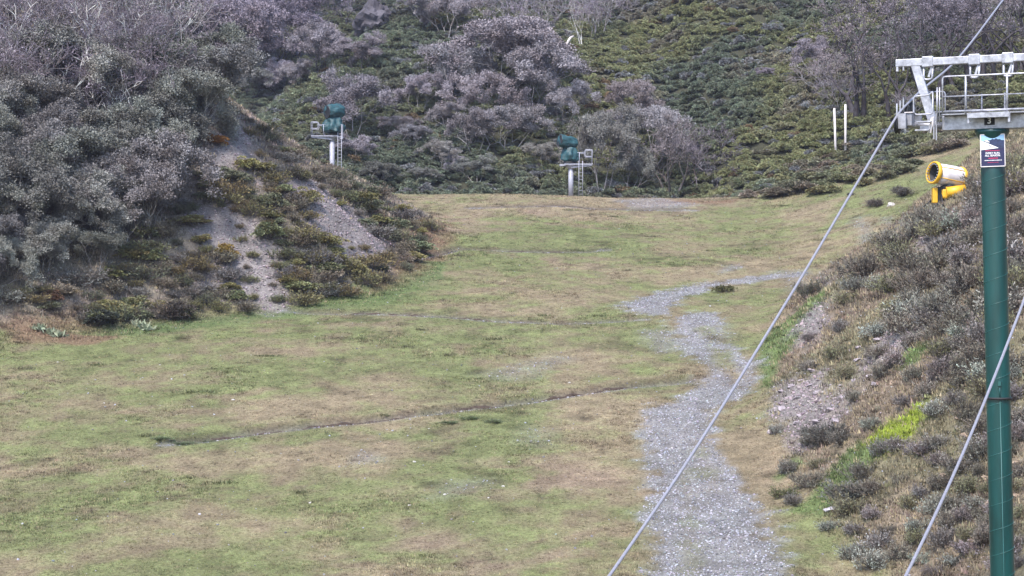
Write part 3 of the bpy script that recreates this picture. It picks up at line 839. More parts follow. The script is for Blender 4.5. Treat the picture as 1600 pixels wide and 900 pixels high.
# ------------------------------------------------------------------ trees
def tree_meshes(seed, H=5.0, stems=3, lean=.5, levels=5, split=(2, 3), spread=.55, ratio=.72, first=.26, up=.12, leaf_n=60, leaf=(.17, .045), clump=.42,
                r0=.10, twig_leaf=.0, flat=.7, twigs=0, minr=.011, lowcut=.2):
    r = np.random.default_rng(seed); segs = []; tips = []
    def branch(p, d, L, rad, lev):
        n = 3 if lev < 2 else 2
        for i in range(n):
            d = d + r.normal(0, .16 + .04 * lev, 3) + np.array([0, 0, up]); d /= np.linalg.norm(d)
            q = p + d * L / n; r2 = max(minr, rad * (.86 if i < n - 1 else .78))
            segs.append((p, q, max(minr, rad), r2)); p = q; rad = r2
            if lev >= levels - 1: tips.append((p, d))
        if lev >= levels - 1: return
        k = r.integers(split[0], split[1] + 1)
        az = r.uniform(0, 6.283)
        for j in range(k):
            ax = np.cross(d, [math.cos(az), math.sin(az), .3]); ax /= np.linalg.norm(ax) + 1e-9
            ang = r.uniform(.55, 1.15) * spread; az += 6.283 / k + r.normal(0, .4)
            d2 = d * math.cos(ang) + ax * math.sin(ang); d2 /= np.linalg.norm(d2)
            branch(p, d2, L * ratio * r.uniform(.75, 1.2), rad * (.72 if k > 1 else .85), lev + 1)
    az = r.uniform(0, 6.283)
    for s_ in range(stems):
        a = az + s_ * 6.283 / stems + r.normal(0, .3); l = lean * r.uniform(.5, 1.2)
        d = np.array([math.cos(a) * l, math.sin(a) * l, 1.0]); d /= np.linalg.norm(d)
        branch(np.array([math.cos(a) * .12, math.sin(a) * .12, -.35]), d, H * first * r.uniform(.85, 1.2), r0 * r.uniform(.7, 1.1), 0)
    zmax = max(t[0][2] for t in tips); sc = H / zmax
    segs = [(a * sc, b * sc, ra, rb) for a, b, ra, rb in segs]
    tips = [(p * sc, d) for p, d in tips]
    fine = []
    for p, d in tips:
        for _ in range(twigs):
            q = d + r.normal(0, .55, 3) + [0, 0, .15]; q /= np.linalg.norm(q); ln = r.uniform(.25, .6)
            m = p + q * ln * .5; e = m + (q + r.normal(0, .4, 3)) * ln * .5
            fine.append((p, m, minr * .8, minr * .65)); fine.append((m, e, minr * .65, minr * .4))
    V, Fc = tubes(segs, 4)
    tm = mesh_np('trunk', V, Fc, M_BARK)
    C = []; D = []
    for p, d in tips:
        n = int(leaf_n * r.uniform(.3, 1.4) * (1 if r.random() < (p[2] / H - lowcut) * 2.5 else .12))
        if n < 1: continue
        u = r.normal(size=(n, 3)); u /= np.linalg.norm(u, axis=1, keepdims=True)
        C.append(p + d * clump * .3 + u * clump * r.uniform(.3, 1.0, (n, 1)) * np.array([1, 1, flat]))
        D.append(u * .6 + r.normal(0, .5, (n, 3)) + np.array([0, 0, .1]))
    C = np.concatenate(C); D = np.concatenate(D); D /= np.linalg.norm(D, axis=1, keepdims=True)
    n = len(C)
    V, Fc = leaf_quads(C, D, leaf[0] * r.uniform(.6, 1.4, n), leaf[1] * r.uniform(.6, 1.4, n), r)
    if fine:
        V2, F2 = tubes(fine, 3); Fc = np.concatenate([Fc, F2 + len(V)]); V = np.concatenate([V, V2])
    return tm, mesh_np('crown', V, Fc, M_LEAF)

TREES = {'round': [tree_meshes(500 + k, 5.0, 4, .75, 5, (2, 3), .62, .70, .27, .14, 105, (.115, .036), .46, .085, flat=.6) for k in range(5)],
         'bare': [tree_meshes(520 + k, 8.5, 2 + k % 2, .32, 6, (2, 2), .62, .78, .22, .10, 4, (.16, .03), .40, .28, twigs=2, minr=.016) for k in range(4)],
         'thicket': [tree_meshes(540 + k, 4.6, 5, .6, 5, (2, 3), .6, .70, .28, .13, 110, (.12, .038), .48, .06, lowcut=.0) for k in range(4)],
         'twiggy': [tree_meshes(560 + k, 5.0, 5, .7, 5, (2, 3), .55, .76, .27, .08, 2.5, (.14, .03), .4, .10, twigs=2, minr=.017) for k in range(4)]}
def tree(name, px, py, hpx, kind, label, leafc, barkc, group=None, widen=1.0, v=None, rot=None):
    x, y = hit(px, py); v = rs.randrange(len(TREES[kind])) if v is None else v
    H = {'round': 5.0, 'bare': 8.5, 'thicket': 4.6, 'twiggy': 5.0}[kind]
    s_ = hpx / F * y / H
    o = thing(name, label, 'tree', (x, y, hz(x, y) - .1), (0, 0, rs.uniform(0, 6.28) if rot is None else rot), group, (s_ * widen, s_ * widen, s_))
    t_ = link('trunk', TREES[kind][v][0], o); j_ = rs.uniform(.85, 1.2); t_.color = (*[c * j_ for c in barkc], 1); j_ = rs.uniform(.82, 1.2)
    c_ = link('crown', TREES[kind][v][1], o); c_.color = (*[c * j_ * rs.uniform(.97, 1.03) for c in leafc], 1)
    return o

GREYP = (.225, .203, .215); PINK = (.23, .19, .196); GREYG = (.19, .186, .165); DARKG = (.138, .138, .118); PURP = (.19, .16, .186)
DARKB = (.05, .04, .044); PALEB = (.50, .45, .44); MIDB = (.24, .205, .205)
# grey-crowned gums on the hill
tree('snow_gum', 548, 214, 105, 'round', 'round crowned gum with bare lower branches behind the left covered snow gun', GREYP, MIDB, widen=1.0, v=0)
for (px, py, h, w) in [(780, 160, 135, 1.25), (832, 182, 112, 1.15), (720, 172, 95, 1.1), (765, 205, 90, 1.1), (795, 238, 75, 1.2), (745, 240, 70, 1.1), (690, 130, 60, 1.2),
                       (655, 175, 60, 1.1), (812, 112, 80, 1.0), (880, 195, 78, .9)]:
    tree('snow_gum', px, py, h, 'round', 'grey crowned gum in the dense cluster on the hill between the two covered snow guns', GREYP, MIDB, 'gum cluster on the hill', w)
for (px, py, h, w, c, lab) in [
        (940, 303, 135, .6, GREYG, 'slender gum with pale trunks right of the lower covered snow gun'),
        (985, 196, 70, 1.0, PINK, 'small pink tinged gum in the heath above the slender gum'),
        (1010, 262, 95, 1.0, GREYP, 'grey gum between the slender gum and the bare branched tree'),
        (985, 300, 80, .9, GREYG, 'low grey gum beside the slender gum at the top of the run')]:
    tree('snow_gum', px, py, h, 'round', lab, c, MIDB, None, w)
tree('dead_tree', 1050, 305, 122, 'twiggy', 'wide bare branched tree rising at the top edge of the run', PINK, (.13, .105, .10), None, 1.15, 1)
tree('dead_tree', 1090, 292, 95, 'twiggy', 'bare twiggy tree right of the wide bare branched tree', PURP, DARKB, None, 1.0, 2)
for (px, py, h, c) in [(545, 252, 48, GREYP), (640, 232, 40, GREYP), (690, 262, 45, GREYG), (615, 215, 35, GREYP), (745, 285, 45, GREYG), (590, 290, 40, DARKG),
                       (850, 262, 40, GREYG), (965, 215, 45, PINK), (660, 290, 30, GREYG), (1195, 125, 22, PURP), (700, 205, 45, GREYP)]:
    tree('young_gum', px, py, h, 'round', 'low bushy gum scattered in the heath of the hill', c, MIDB, 'low gums in the heath', 1.3)
# far gully and skyline trees
for (px, py, h) in [(372, 132, 130), (425, 120, 120), (455, 95, 110), (400, 70, 90), (350, 90, 110), (490, 60, 80), (540, 40, 70), (445, 35, 80), (380, 20, 80), (510, 20, 60)]:
    tree('gully_tree', px, py, h, 'bare' if rs.random() < .55 else 'round', 'bluish tree in the gully behind the left bank', PURP, DARKB, 'trees in the gully')
for (px, py, h, c) in [(500, 118, 80, GREYP), (565, 115, 65, GREYP), (440, 150, 60, GREYP), (395, 155, 50, GREYG), (470, 140, 45, GREYP)]:
    tree('snow_gum', px, py, h, 'round', 'grey gum on the spur above the left covered snow gun', c, DARKB, 'gums on the spur', 1.15)
for (px, py, h, k) in [(700, 60, 75, 'round'), (760, 40, 75, 'twiggy'), (820, 60, 80, 'twiggy'), (860, 40, 70, 'twiggy'), (930, 62, 85, 'twiggy'), (955, 30, 60, 'twiggy'),
                       (790, 20, 60, 'twiggy'), (660, 30, 50, 'round'), (880, 10, 60, 'twiggy')]:
    tree('upper_tree', px, py, h, k, 'purplish twiggy tree high on the hill above the gum cluster', PURP if k == 'twiggy' else GREYP, MIDB, 'trees high on the hill', 1.1)
tree('dead_tree', 908, 78, 85, 'bare', 'dead white trunked tree beside the fallen pale log', PINK, (.5, .45, .42), None, .6, 0)
# bare trees on the right
tree('bare_tree', 1342, 194, 215, 'bare', 'tall dark bare tree with twin trunks behind the two pale poles', PINK, DARKB, None, 1.0, 1)
for (px, py, h, w) in [(1395, 186, 190, .9), (1440, 165, 200, .9), (1470, 150, 190, .9), (1500, 142, 190, .9), (1525, 135, 190, .9), (1555, 130, 200, .9), (1590, 122, 190, .9),
                       (1370, 120, 150, 1), (1420, 95, 140, 1), (1480, 80, 140, 1), (1540, 70, 140, 1), (1600, 60, 140, 1), (1320, 100, 110, 1), (1620, 130, 200, .9), (1450, 30, 90, 1),
                       (1370, 30, 80, 1), (1570, 10, 90, 1)]:
    tree('bare_tree', px, py, h, 'bare', 'dark bare tree in the stand behind the lift tower', PURP, DARKB, 'bare trees behind the lift tower', w)
for (px, py, h, c) in [(1290, 150, 75, PINK), (1275, 115, 60, GREYP), (1310, 175, 60, PURP), (1470, 60, 70, GREYP), (1515, 40, 60, GREYP), (1575, 40, 60, PINK), (1420, 185, 50, PURP)]:
    tree('twiggy_gum', px, py, h, 'twiggy' if c != GREYP else 'round', 'low pinkish grey gum at the edge of the bare stand', c, MIDB, 'low gums by the bare stand', 1.1)
# thicket on the left bank
TH = [(-40, 470), (60, 452), (150, 425), (215, 385), (255, 345), (285, 300), (300, 250), (312, 200), (335, 150), (330, 90), (322, 40), (-40, 40)]
rs = random.Random(29)
for (px, py) in sample_poly(TH, 66, lambda x, y: 42 if y > 200 else 38):
    up_ = py < 225
    bare = up_ and rs.random() < .88 and px < 262
    wh = ('behind the others at the top of the left bank' if py < 110 else 'on the upper left bank') if up_ else ('at the foot of the left thicket' if py > 385 else ('beside the scree at the thicket edge' if px > 190 else 'in the middle of the left thicket'))
    lab = ('pale stemmed bare tree ' if bare else 'dense grey leaved gum ') + wh
    tree('bank_gum', px, py, (rs.uniform(70, 92) if py > 370 else rs.uniform(92, 125)) * (1.15 if bare else 1), 'twiggy' if bare else 'thicket', lab, (PURP if bare else rs.choice([DARKG, GREYG, DARKG, (.158, .148, .142)])),
         (rs.choice([PALEB, (.22, .185, .19), (.14, .115, .12)]) if bare else rs.choice([(.3, .26, .25), MIDB, (.12, .1, .1)])), lab.replace('tree', 'trees').replace('gum', 'gums'), rs.uniform(.95, 1.2))

# pale dead limbs sticking out of the thicket
def limb(pts, r_, label):
    P = []
    x0, y0 = hit(*pts[0])
    for i, (px, py) in enumerate(pts):
        P.append(Vector(((px - 800) / F * (y0 - .25 * i), y0 - .25 * i, (450 - py) / F * (y0 - .25 * i))))
    P[0] = Vector((x0, y0, hz(x0, y0) - .2))
    o = MB().tube(P, [r_ * (1 - .7 * i / (len(P) - 1)) for i in range(len(P))], 6).build('dead_limb', M_BARK)
    o.color = (.36, .32, .29, 1); tag(o, label, 'limb')
limb([(222, 300), (240, 262), (247, 248)], .05, 'thin pale limb poking out of the low left thicket')
limb([(304, 176), (307, 158), (318, 140)], .06, 'forked pale stem at the tree edge above the scree')
limb([(20, 190), (38, 165), (52, 135)], .07, 'straight pale limb leaning over the left thicket')

# ------------------------------------------------------------------ rocks and a fallen log
def rock(px, py, size, label, col=(.26, .22, .23), flat=.5, group=None, name='rock', seed=0, sc=(1, 1, 1), lift=.0):
    x, y = hit(px, py)
    me = stone_mesh('rock', seed or int(px * 7 + py), M_ROCK, flat, 4 if name == 'rock_outcrop' else 2)
    o = link(name, me, None, (x, y, hz(x, y) + size * lift), (rs.uniform(-.3, .3), rs.uniform(-.3, .3), rs.uniform(0, 6.28)), (size * sc[0], size * sc[1], size * sc[2]))
    o.color = (*col, 1); tag(o, label, 'rock', group); return o
rock(1207, 676, .42, 'pale pinkish rock at the left end of the right bank stones', (.36, .31, .31), .8)
rock(1300, 796, .6, 'flat grey rock below the green strip of the right bank', (.33, .31, .33), .4)
rock(1392, 321, .55, 'pale rock beside the dark low shrub on the upper grass', (.38, .35, .33), .8)
for (px, py) in sample_poly([(1215, 600), (1300, 560), (1450, 470), (1480, 490), (1380, 590), (1335, 650), (1260, 690), (1212, 670)], 34, 17):
    rock(px, py, rs.uniform(.22, .5), 'flat grey slab among the loose stones of the right bank', (.27, .235, .25), .38, 'stone slabs on the right bank', 'flat_rock', rs.randrange(1, 9))
for (px, py) in sample_poly([(1440, 670), (1600, 600), (1600, 790), (1480, 790)], 8, 30):
    rock(px, py, rs.uniform(.2, .36), 'small tan stone in the soil beside the lift tower', (.30, .23, .17), .6, 'stones beside the lift tower', 'stone', rs.randrange(1, 9))
for (px, py) in [(795, 722), (786, 760), (763, 778), (695, 773), (648, 722), (670, 670), (364, 625), (163, 630), (640, 790), (484, 786), (90, 566), (250, 570), (890, 598), (1065, 452), (1050, 700)]:
    rock(px, py, rs.uniform(.08, .15), 'small whitish stone lying on the open grass', (.42, .40, .37), .6, 'white stones on the grass', 'stone', rs.randrange(1, 9))
rock(585, 45, 4.0, 'grey rock outcrop at the top of the heath spur', (.085, .078, .09), 1.0, None, 'rock_outcrop', 5, (.9, .9, 1.0), .12)
rock(545, 22, 1.6, 'smaller grey rock beside the outcrop on the heath spur', (.085, .08, .085), 1.0, None, 'rock_outcrop', 6)
rock(708, 258, 1.7, 'grey rock face low in the heath of the hill', (.14, .13, .145), 1.3, None, 'rock_outcrop', 7)
x, y = hit(878, 84); z = hz(x, y)
log = MB().tube([(x - 1.3, y - .5, z + .55), (x - .2, y - .5, z + .6), (x + .4, y - .3, z + .8), (x + .8, y, z + 1.5), (x + 1.1, y + .2, z + 1.7)], [.16, .17, .15, .12, .07], 8)
log.tube([(x - .2, y - .45, z + .55), (x - .1, y - .3, z - .3)], [.12, .1], 6)
log = log.build('fallen_log', M_WOODW); tag(log, 'fallen bleached log with an upturned end in the upper heath', 'log')

# ------------------------------------------------------------------ lift tower
TU = Vector((.412, .911, 0)).normalized(); TV = Vector((TU.y, -TU.x, 0))
TX, TY = 11.5, 46.0
tb = hz(TX + .28, TY) - .15
LEAN = .023
tower = thing('lift_tower', 'green tubular ski lift tower with galvanised crossarm and catwalk', 'lift tower', (TX, TY, tb), (0, 0, math.atan2(TV.y, TV.x)))
H0 = -tb                                   # local height of camera level
def tp(t, s, z): return Vector((t, s, z + H0))
lx = Vector((1, 0, 0)); 
def pole_c(h):                              # pole axis, leaning a little in world -X as it rises
    off = LEAN * (4.0 + H0 - h)
    return Vector((off * TV.x, off * TU.x, h))
PR = .285; top = 3.80 + H0
b = MB().tube([pole_c(h) for h in np.linspace(0, top, 14)], PR, 40)
pole = b.build('pole', M_GREEN, tower)
b = MB().box(pole_c(.1), (1.3, 1.3, .24), bevel=.03); b.build('concrete_footing', paint('concrete', (.3, .29, .27), .9, 0, .2, 8, .1), tower)
seam = MB(); pts = []; pitch = .595; slope_h = .26
for k in range(int(top / pitch * 36)):
    a = 2 * math.pi * k / 36; h = .3 + pitch * k / 36
    if h > top - .05: break
    pts.append(pole_c(h) + Vector((math.cos(a), math.sin(a), 0)) * (PR + .001))
seam.tube(pts, .009, 4); seam.build('weld_seam', M_SEAM, pole)
zf = (450 - 622) / F * 46
fl = MB(); c0 = pole_c(zf + H0)
fl.lathe([(PR, -.025), (PR + .05, -.025), (PR + .05, .025), (PR, .025)], 32, Matrix.Translation(c0)); fl.build('flange', M_BLACK, pole)
cab = MB(); cd = []
fwd = Vector((-TV.y * -1, -1, 0)); camdir = Vector((-(TX * TV.x + TY * TV.y), -(TX * TU.x + TY * TU.y), 0)).normalized()
cside = Vector((-camdir.y, camdir.x, 0))
f_ = (camdir * .98 + cside * .12).normalized()
cab.tube([pole_c(h) + f_ * (PR + .012) for h in (.3, 2, zf + H0 - .03)], .012, 6); cab.tube([pole_c(zf + H0 + .03) + f_ * (PR + .012), pole_c(zf + H0 + .32) + f_ * (PR + .02)], .014, 6)
cab.box(pole_c(zf + H0 + .36) + f_ * (PR + .03), (.07, .07, .1)); cab.build('cable_conduit', M_SEAM, pole)
pc = MB(); c0 = pole_c(top); pc.lathe([(PR + .12, -.02), (PR + .12, .04), (0.01, .04)], 32, Matrix.Translation(c0 + Vector((0, 0, -.05)))); pc.lathe([(PR, -.22), (PR + .1, -.07), (PR + .12, -.02)], 32, Matrix.Translation(c0 + Vector((0, 0, -.05)))); pc.build('pole_cap', M_GREEN, pole)
# crossarm
ca = MB().box(tp(0, 0, 3.97), (2.3, .42, .34), bevel=.012); crossarm = ca.build('crossarm', M_GALV, tower)
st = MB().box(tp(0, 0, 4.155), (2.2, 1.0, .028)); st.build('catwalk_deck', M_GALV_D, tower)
sp_ = MB().box(tp(.02, -.56, 4.10), (.98, .12, .12)).box(tp(-.45, -.53, 4.03), (.05, .1, .22)).box(tp(.5, -.53, 4.03), (.05, .1, .22)); sp_.build('step_plate', M_GALV, tower)
npl = MB().box(tp(-.02, -.222, 3.985), (.24, .02, .19)); plate = npl.build('number_plate', M_BLACK, tower)
def text_mesh(body, size, loc, rot, mat, parent, name, extrude=.002, align='CENTER', xs_=1.0):
    cu = bpy.data.curves.new(name, 'FONT'); cu.body = body; cu.size = size; cu.align_x = align; cu.align_y = 'CENTER'; cu.extrude = extrude; cu.offset = size * .018
    to = bpy.data.objects.new(name + '_curve', cu); COL.objects.link(to)
    dg = bpy.context.evaluated_depsgraph_get(); me = bpy.data.meshes.new_from_object(to.evaluated_get(dg))
    bpy.data.objects.remove(to); me.materials.clear(); me.materials.append(mat)
    return link(name, me, parent, loc, rot, (xs_, 1, 1))
M_PRINTW = paint('white_print', (.8, .8, .82), .5, 0, .03); M_NAVY = paint('navy_print', (.012, .012, .06), .45, 0, .08); M_REDP = paint('red_print', (.6, .03, .10), .5, 0, .05)
M_SKYP = paint('printed_sky', (.28, .48, .72), .45, 0, .12, 4); M_DKMT = paint('printed_dark_range', (.018, .03, .085), .45, 0, .35, 14)
text_mesh('3', .2, tp(-.02, -.236, 3.985), (R(90), 0, 0), M_PRINTW, plate, 'number')
# top lifting beam and struts
tbm = MB().box(tp(0, 0, 5.49), (4.62, .16, .18), bevel=.012).box(tp(-2.27, -.02, 5.36), (.05, .1, .14)).box(tp(2.27, -.02, 5.36), (.05, .1, .14)).box(tp(-2.12, -.02, 5.36), (.03, .1, .12)); tbm.build('lifting_beam', M_GALV, tower)
for sx in (-1, 1):
    MB().bar(tp(sx * 1.83, 0, 5.42), tp(sx * 1.36, 0, 3.86), .2, .14, (0, 1, 0)).build('strut', M_GALV, tower)
for t_ in (-1.53, -.41, .38, 1.53):
    h = MB(); h.box(tp(t_, 0, 5.49), (.27, .2, .26), bevel=.02)
    h.tube(round_path([tp(t_ - .1, -.03, 5.37), tp(t_ - .1, -.03, 5.06), tp(t_ + .1, -.03, 5.06), tp(t_ + .12, -.03, 5.37)], .07), .028, 8)
    h.bar(tp(t_ + .02, -.03, 5.12), tp(t_ + .1, -.03, 5.37), .05, .05)
    h.build('hoist_bracket', M_GALV, tower)
# catwalk railing
rl = MB()
def rail(pts, r_=.021, rr=.08): rl.tube(round_path(pts, rr), r_, 8)
yn = -.49
rail([tp(-1.08, yn, 4.17), tp(-1.08, yn, 5.06), tp(1.08, yn, 5.06), tp(1.08, yn, 4.17)])
rl.tube([tp(-1.06, yn, 4.58), tp(1.06, yn, 4.58)], .017, 6); rl.tube([tp(-1.04, yn, 4.22), tp(1.04, yn, 4.22)], .03, 6)
rl.build('railing', M_GALV, tower)
for t_ in (-.53, .44): MB().tube([tp(t_, yn, 4.14), tp(t_, yn, 5.05)], .026, 8).build('railing_post', M_GALV, tower)
for t_ in (-.33, .22): MB().tube([tp(t_, .47, 4.16), tp(t_, .47, 4.6), tp(t_, .47, 4.72)], [.028, .022, .012], 6).build('far_post', M_GALV, tower)
# sheave trains on both sides
for sx in (-1, 1):
    e = MB()
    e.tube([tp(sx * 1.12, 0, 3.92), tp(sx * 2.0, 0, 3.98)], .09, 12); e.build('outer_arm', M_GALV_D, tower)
    g = MB(); g.box(tp(sx * 1.98, 0, 4.03), (.12, 1.75, .16), bevel=.015); g.box(tp(sx * 1.84, -.55, 4.05), (.14, .34, .30), bevel=.01)
    g.box(tp(sx * 1.97, -.86, 4.0), (.2, .12, .36)); g.box(tp(sx * 1.97, .86, 4.12), (.2, .12, .3))
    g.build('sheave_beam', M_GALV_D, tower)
    MB().box(tp(sx * 1.84, -.55, 4.215), (.2, .42, .02)).build('beam_lid', M_WHITE, tower)
    for s_, z_ in ((-.78, 3.92), (-.28, 4.10), (.28, 4.26), (.8, 4.42)):
        w = MB(); rot = Matrix.Translation(tp(sx * 2.1, s_, z_)) @ Matrix.Rotation(R(90), 4, 'Y')
        w.lathe([(.02, -.05), (.17, -.05), (.215, -.045), (.205, -.02), (.185, 0), (.205, .02), (.215, .045), (.17, .05), (.02, .05)], 24, rot)
        sh = w.build('sheave', M_BLACK, tower)
        MB().lathe([(.06, -.07), (.06, .07), (.001, .07)], 12, rot).build('hub', M_GALV, sh)
    stp = MB()
    for z_, a_ in ((4.0, 1.52), (3.80, 1.56)): stp.box(tp(sx * a_, -.42, z_), (.34, .26, .035))
    stp.box(tp(sx * 1.5, -.34, 3.86), (.28, .12, .1)); stp.build('access_step', M_GALV, tower)
    MB().bar(tp(sx * 1.33, -.4, 4.12), tp(sx * 1.41, -.4, 3.74), .08, .03, (0, 1, 0)).build('brace_plate', M_WHITE, tower)
    lp = MB(); y0 = -.46
    lp.tube(round_path([tp(sx * 1.32, y0, 4.72), tp(sx * 1.4, y0, 4.64), tp(sx * 1.78, y0, 4.62), tp(sx * 1.78, y0, 4.18), tp(sx * 1.32, y0, 4.18), tp(sx * 1.32, y0, 4.70)], .08), .02, 8)
    lp.tube(round_path([tp(sx * 1.2, .4, 4.2), tp(sx * 1.2, .4, 4.8), tp(sx * 1.66, .4, 4.8), tp(sx * 1.66, .4, 4.3), tp(sx * 1.2, .4, 4.3)], .08), .018, 8)
    lp.build('guard_rail', M_GALV, tower)
    for a_ in (1.22, 1.16): MB().tube([tp(sx * a_, -.44, 3.95), tp(sx * a_, -.44, 4.82)], .018, 6).build('guard_post', M_GALV, tower)
    MB().bar(tp(sx * 1.24, -.42, 4.2), tp(sx * 1.24, -.42, 3.55), .03, .03).bar(tp(sx * 1.30, -.42, 4.1), tp(sx * 1.30, -.42, 3.58), .03, .03).build('hanger_bar', M_GALV_D, tower)
    ct = MB()
    for s_ in (-.3, .05, .4): ct.box(tp(sx * 2.22, s_, 4.42 + s_ * .3), (.03, .05, .3))
    ct.build('rope_catcher', M_GALV, tower)

# haul ropes
def cat_pts(P, n=14):
    out = []
    for i in range(len(P) - 1):
        p0 = P[max(i - 1, 0)]; p1 = P[i]; p2 = P[i + 1]; p3 = P[min(i + 2, len(P) - 1)]
        for k in range(n):
            t = k / n; s_ = p1[0] + (p2[0] - p1[0]) * t
            m1 = (p2[1] - p0[1]) / (p2[0] - p0[0]); m2 = (p3[1] - p1[1]) / (p3[0] - p1[0]); dx = p2[0] - p1[0]
            z_ = (2 * t ** 3 - 3 * t * t + 1) * p1[1] + (t ** 3 - 2 * t * t + t) * dx * m1 + (-2 * t ** 3 + 3 * t * t) * p2[1] + (t ** 3 - t * t) * dx * m2
            out.append((s_, z_))
    out.append(P[-1]); return out
A0 = Vector((TX, TY, 0)) - TV * 2.1; B0 = Vector((TX, TY, 0)) + TV * 2.1
RA = [(-50, -9.3), (-36, -8.7), (-26, -6.5), (-17.7, -3.55), (-10.3, -.30), (-4, 2.65), (-1, 4.06), (-.3, 4.33), (.3, 4.52), (1.8, 4.98), (6.3, 6.25), (13.1, 8.75), (25, 13.2), (45, 20.8), (80, 34)]
RBp = [(-50, -9.3), (-36, -8.7), (-26, -6.4), (-16.2, -3.5), (-8.1, -.22), (-4, 1.9), (-1, 3.9), (-.3, 4.28), (.3, 4.5), (1.8, 4.98), (6.3, 6.25), (13.1, 8.75), (25, 13.2), (45, 20.8), (80, 34)]
for base, P, lab in ((A0, RA, 'steel haul rope running over the near left sheaves of the lift tower'), (B0, RBp, 'steel haul rope passing in front of the green tower pole')):
    o = MB().tube([base + TU * s_ + Vector((0, 0, z_)) for s_, z_ in cat_pts(P)], .027, 8).build('haul_rope', M_ROPE); tag(o, lab, 'rope')

# poster on the pole
sz_c = (450 - 235) / F * 45.7
sc_ = Vector((TX + LEAN * (4 - sz_c), TY, sz_c)); tocam = Vector((-sc_.x, -sc_.y, 0)).normalized()
pos = sc_ + tocam * (PR + .02)
yaw = math.atan2(tocam.x, -tocam.y) 
sign = thing('poster', 'navy ski poster with snowy mountain picture fixed to the green tower pole', 'poster', pos, (0, R(-1.2), yaw))
W2, H2 = .28, .38
MB().box((0, .008, 0), (W2 * 2, .016, H2 * 2)).build('panel', M_NAVY, sign)
fr = MB()
for a_, b_ in (((-W2, -.003, -H2), (W2, -.003, -H2)), ((-W2, -.003, H2), (W2, -.003, H2)), ((-W2, -.003, -H2), (-W2, -.003, H2)), ((W2, -.003, -H2), (W2, -.003, H2))): fr.bar(a_, b_, .02, .02)
fr.build('frame', M_WHITE, sign)
def flat(pts, y, mat, name, parent):
    bm = bmesh.new(); vs = [bm.verts.new((p[0], y, p[1])) for p in pts]; bm.faces.new(vs)
    me = bpy.data.meshes.new(name); bm.to_mesh(me); bm.free(); me.materials.append(mat); return link(name, me, parent)
pic = flat([(-.268, .02), (-.268, .368), (.268, .368), (.268, .06)], -.003, M_SKYP, 'picture', sign)
flat([(-.268, .22), (-.18, .235), (-.12, .255), (-.06, .245), (.0, .275), (.04, .262), (.08, .29), (.12, .262), (.17, .265), (.21, .24), (.268, .235), (.268, .06), (-.05, .03)], -.005, M_DKMT, 'printed_range', pic)
flat([(-.268, .24), (-.2, .215), (-.1, .17), (.0, .12), (.14, .055), (-.268, .015)], -.007, M_PRINTW, 'printed_snow', pic)
flat([(-.19, .235), (-.13, .25), (-.09, .225), (-.06, .195), (-.12, .2)], -.009, M_PRINTW, 'printed_peak', pic)
flat([(-.11, .13), (-.04, .085), (-.025, .1), (-.06, .115), (-.07, .13)], -.009, M_DKMT, 'printed_slope_shadow', pic)
for body, s_, zz_, m_ in (('EVERY RUN,', .062, -.065, M_PRINTW), ('ALL SEASON.', .062, -.122, M_PRINTW)):
    text_mesh(body, s_, (0, -.004, zz_), (R(90), 0, 0), m_, sign, 'lettering', .001)
def dashes(z_, x0, x1, h_, mat):
    d_ = MB(); x_ = x0; q = random.Random(int(z_ * 1000))
    while x_ < x1:
        w_ = q.uniform(.02, .05); d_.box((x_ + w_ / 2, -.003, z_), (w_, .003, h_)); x_ += w_ + .008
    d_.build('fine_print', mat, sign)
dashes(-.005, -.17, .15, .012, M_REDP); dashes(-.185, -.1, .1, .018, M_REDP); dashes(-.235, -.19, .18, .014, M_PRINTW); dashes(-.285, -.12, .12, .008, M_REDP)

# ------------------------------------------------------------------ yellow fan gun
GYd = 95.0
gx_, gz_ = (1479 - 800) / F * GYd, (450 - 274) / F * GYd
gbase = hz(gx_, GYd)
gun = thing('snow_gun', 'yellow and white fan snow gun standing on the right bank shoulder', 'snow gun', (gx_, GYd, gbase))
zc = gz_ - gbase
ax = Vector((-.90, -.40, .15)).normalized()
bar_M = Matrix.Translation((0, 0, zc)) @ ax.to_track_quat('Z', 'Y').to_matrix().to_4x4()
MB().lathe([(.535, -.72), (.54, -.3), (.525, .1), (.49, .66), (.46, .66), (.47, 0), (.46, -.7)], 32, bar_M).build('barrel', M_WHITE, gun)
ring = MB().lathe([(.47, .64), (.50, .62), (.555, .66), (.575, .76), (.56, .84), (.535, .86), (.48, .85), (.47, .72), (.47, .64)], 32, bar_M).build('nozzle_ring', M_YEL, gun)
for k in range(18):
    a = 2 * math.pi * k / 18
    c_ = bar_M @ Vector((.43 * math.cos(a), .43 * math.sin(a), .80)); MB().bar(c_, c_ + ax * .07, .07, .05).build('nozzle', M_GALV, ring)
MB().lathe([(.44, -.93), (.53, -.92), (.575, -.85), (.57, -.76), (.545, -.71), (.5, -.72), (.46, -.9)], 32, bar_M).build('intake_ring', M_YEL, gun)
MB().lathe([(.455, -.05), (.455, .70), (.445, .70), (.44, .0), (.02, .0)], 24, bar_M).lathe([(.12, .0), (.12, .4), (.02, .48)], 16, bar_M).build('fan_motor', M_BLACK, gun)
fan = MB()
for k in range(7):
    q = bar_M @ Matrix.Rotation(2 * math.pi * k / 7, 4, 'Z') @ Matrix.Translation((.26, 0, .1)) @ Matrix.Rotation(R(35), 4, 'X')
    fan.bm.verts.ensure_lookup_table(); bmesh.ops.create_cube(fan.bm, size=1, matrix=q @ Matrix.Diagonal((.3, .13, .015, 1)))
fan.build('fan_blades', M_GALV_D, gun)
bnd = MB()
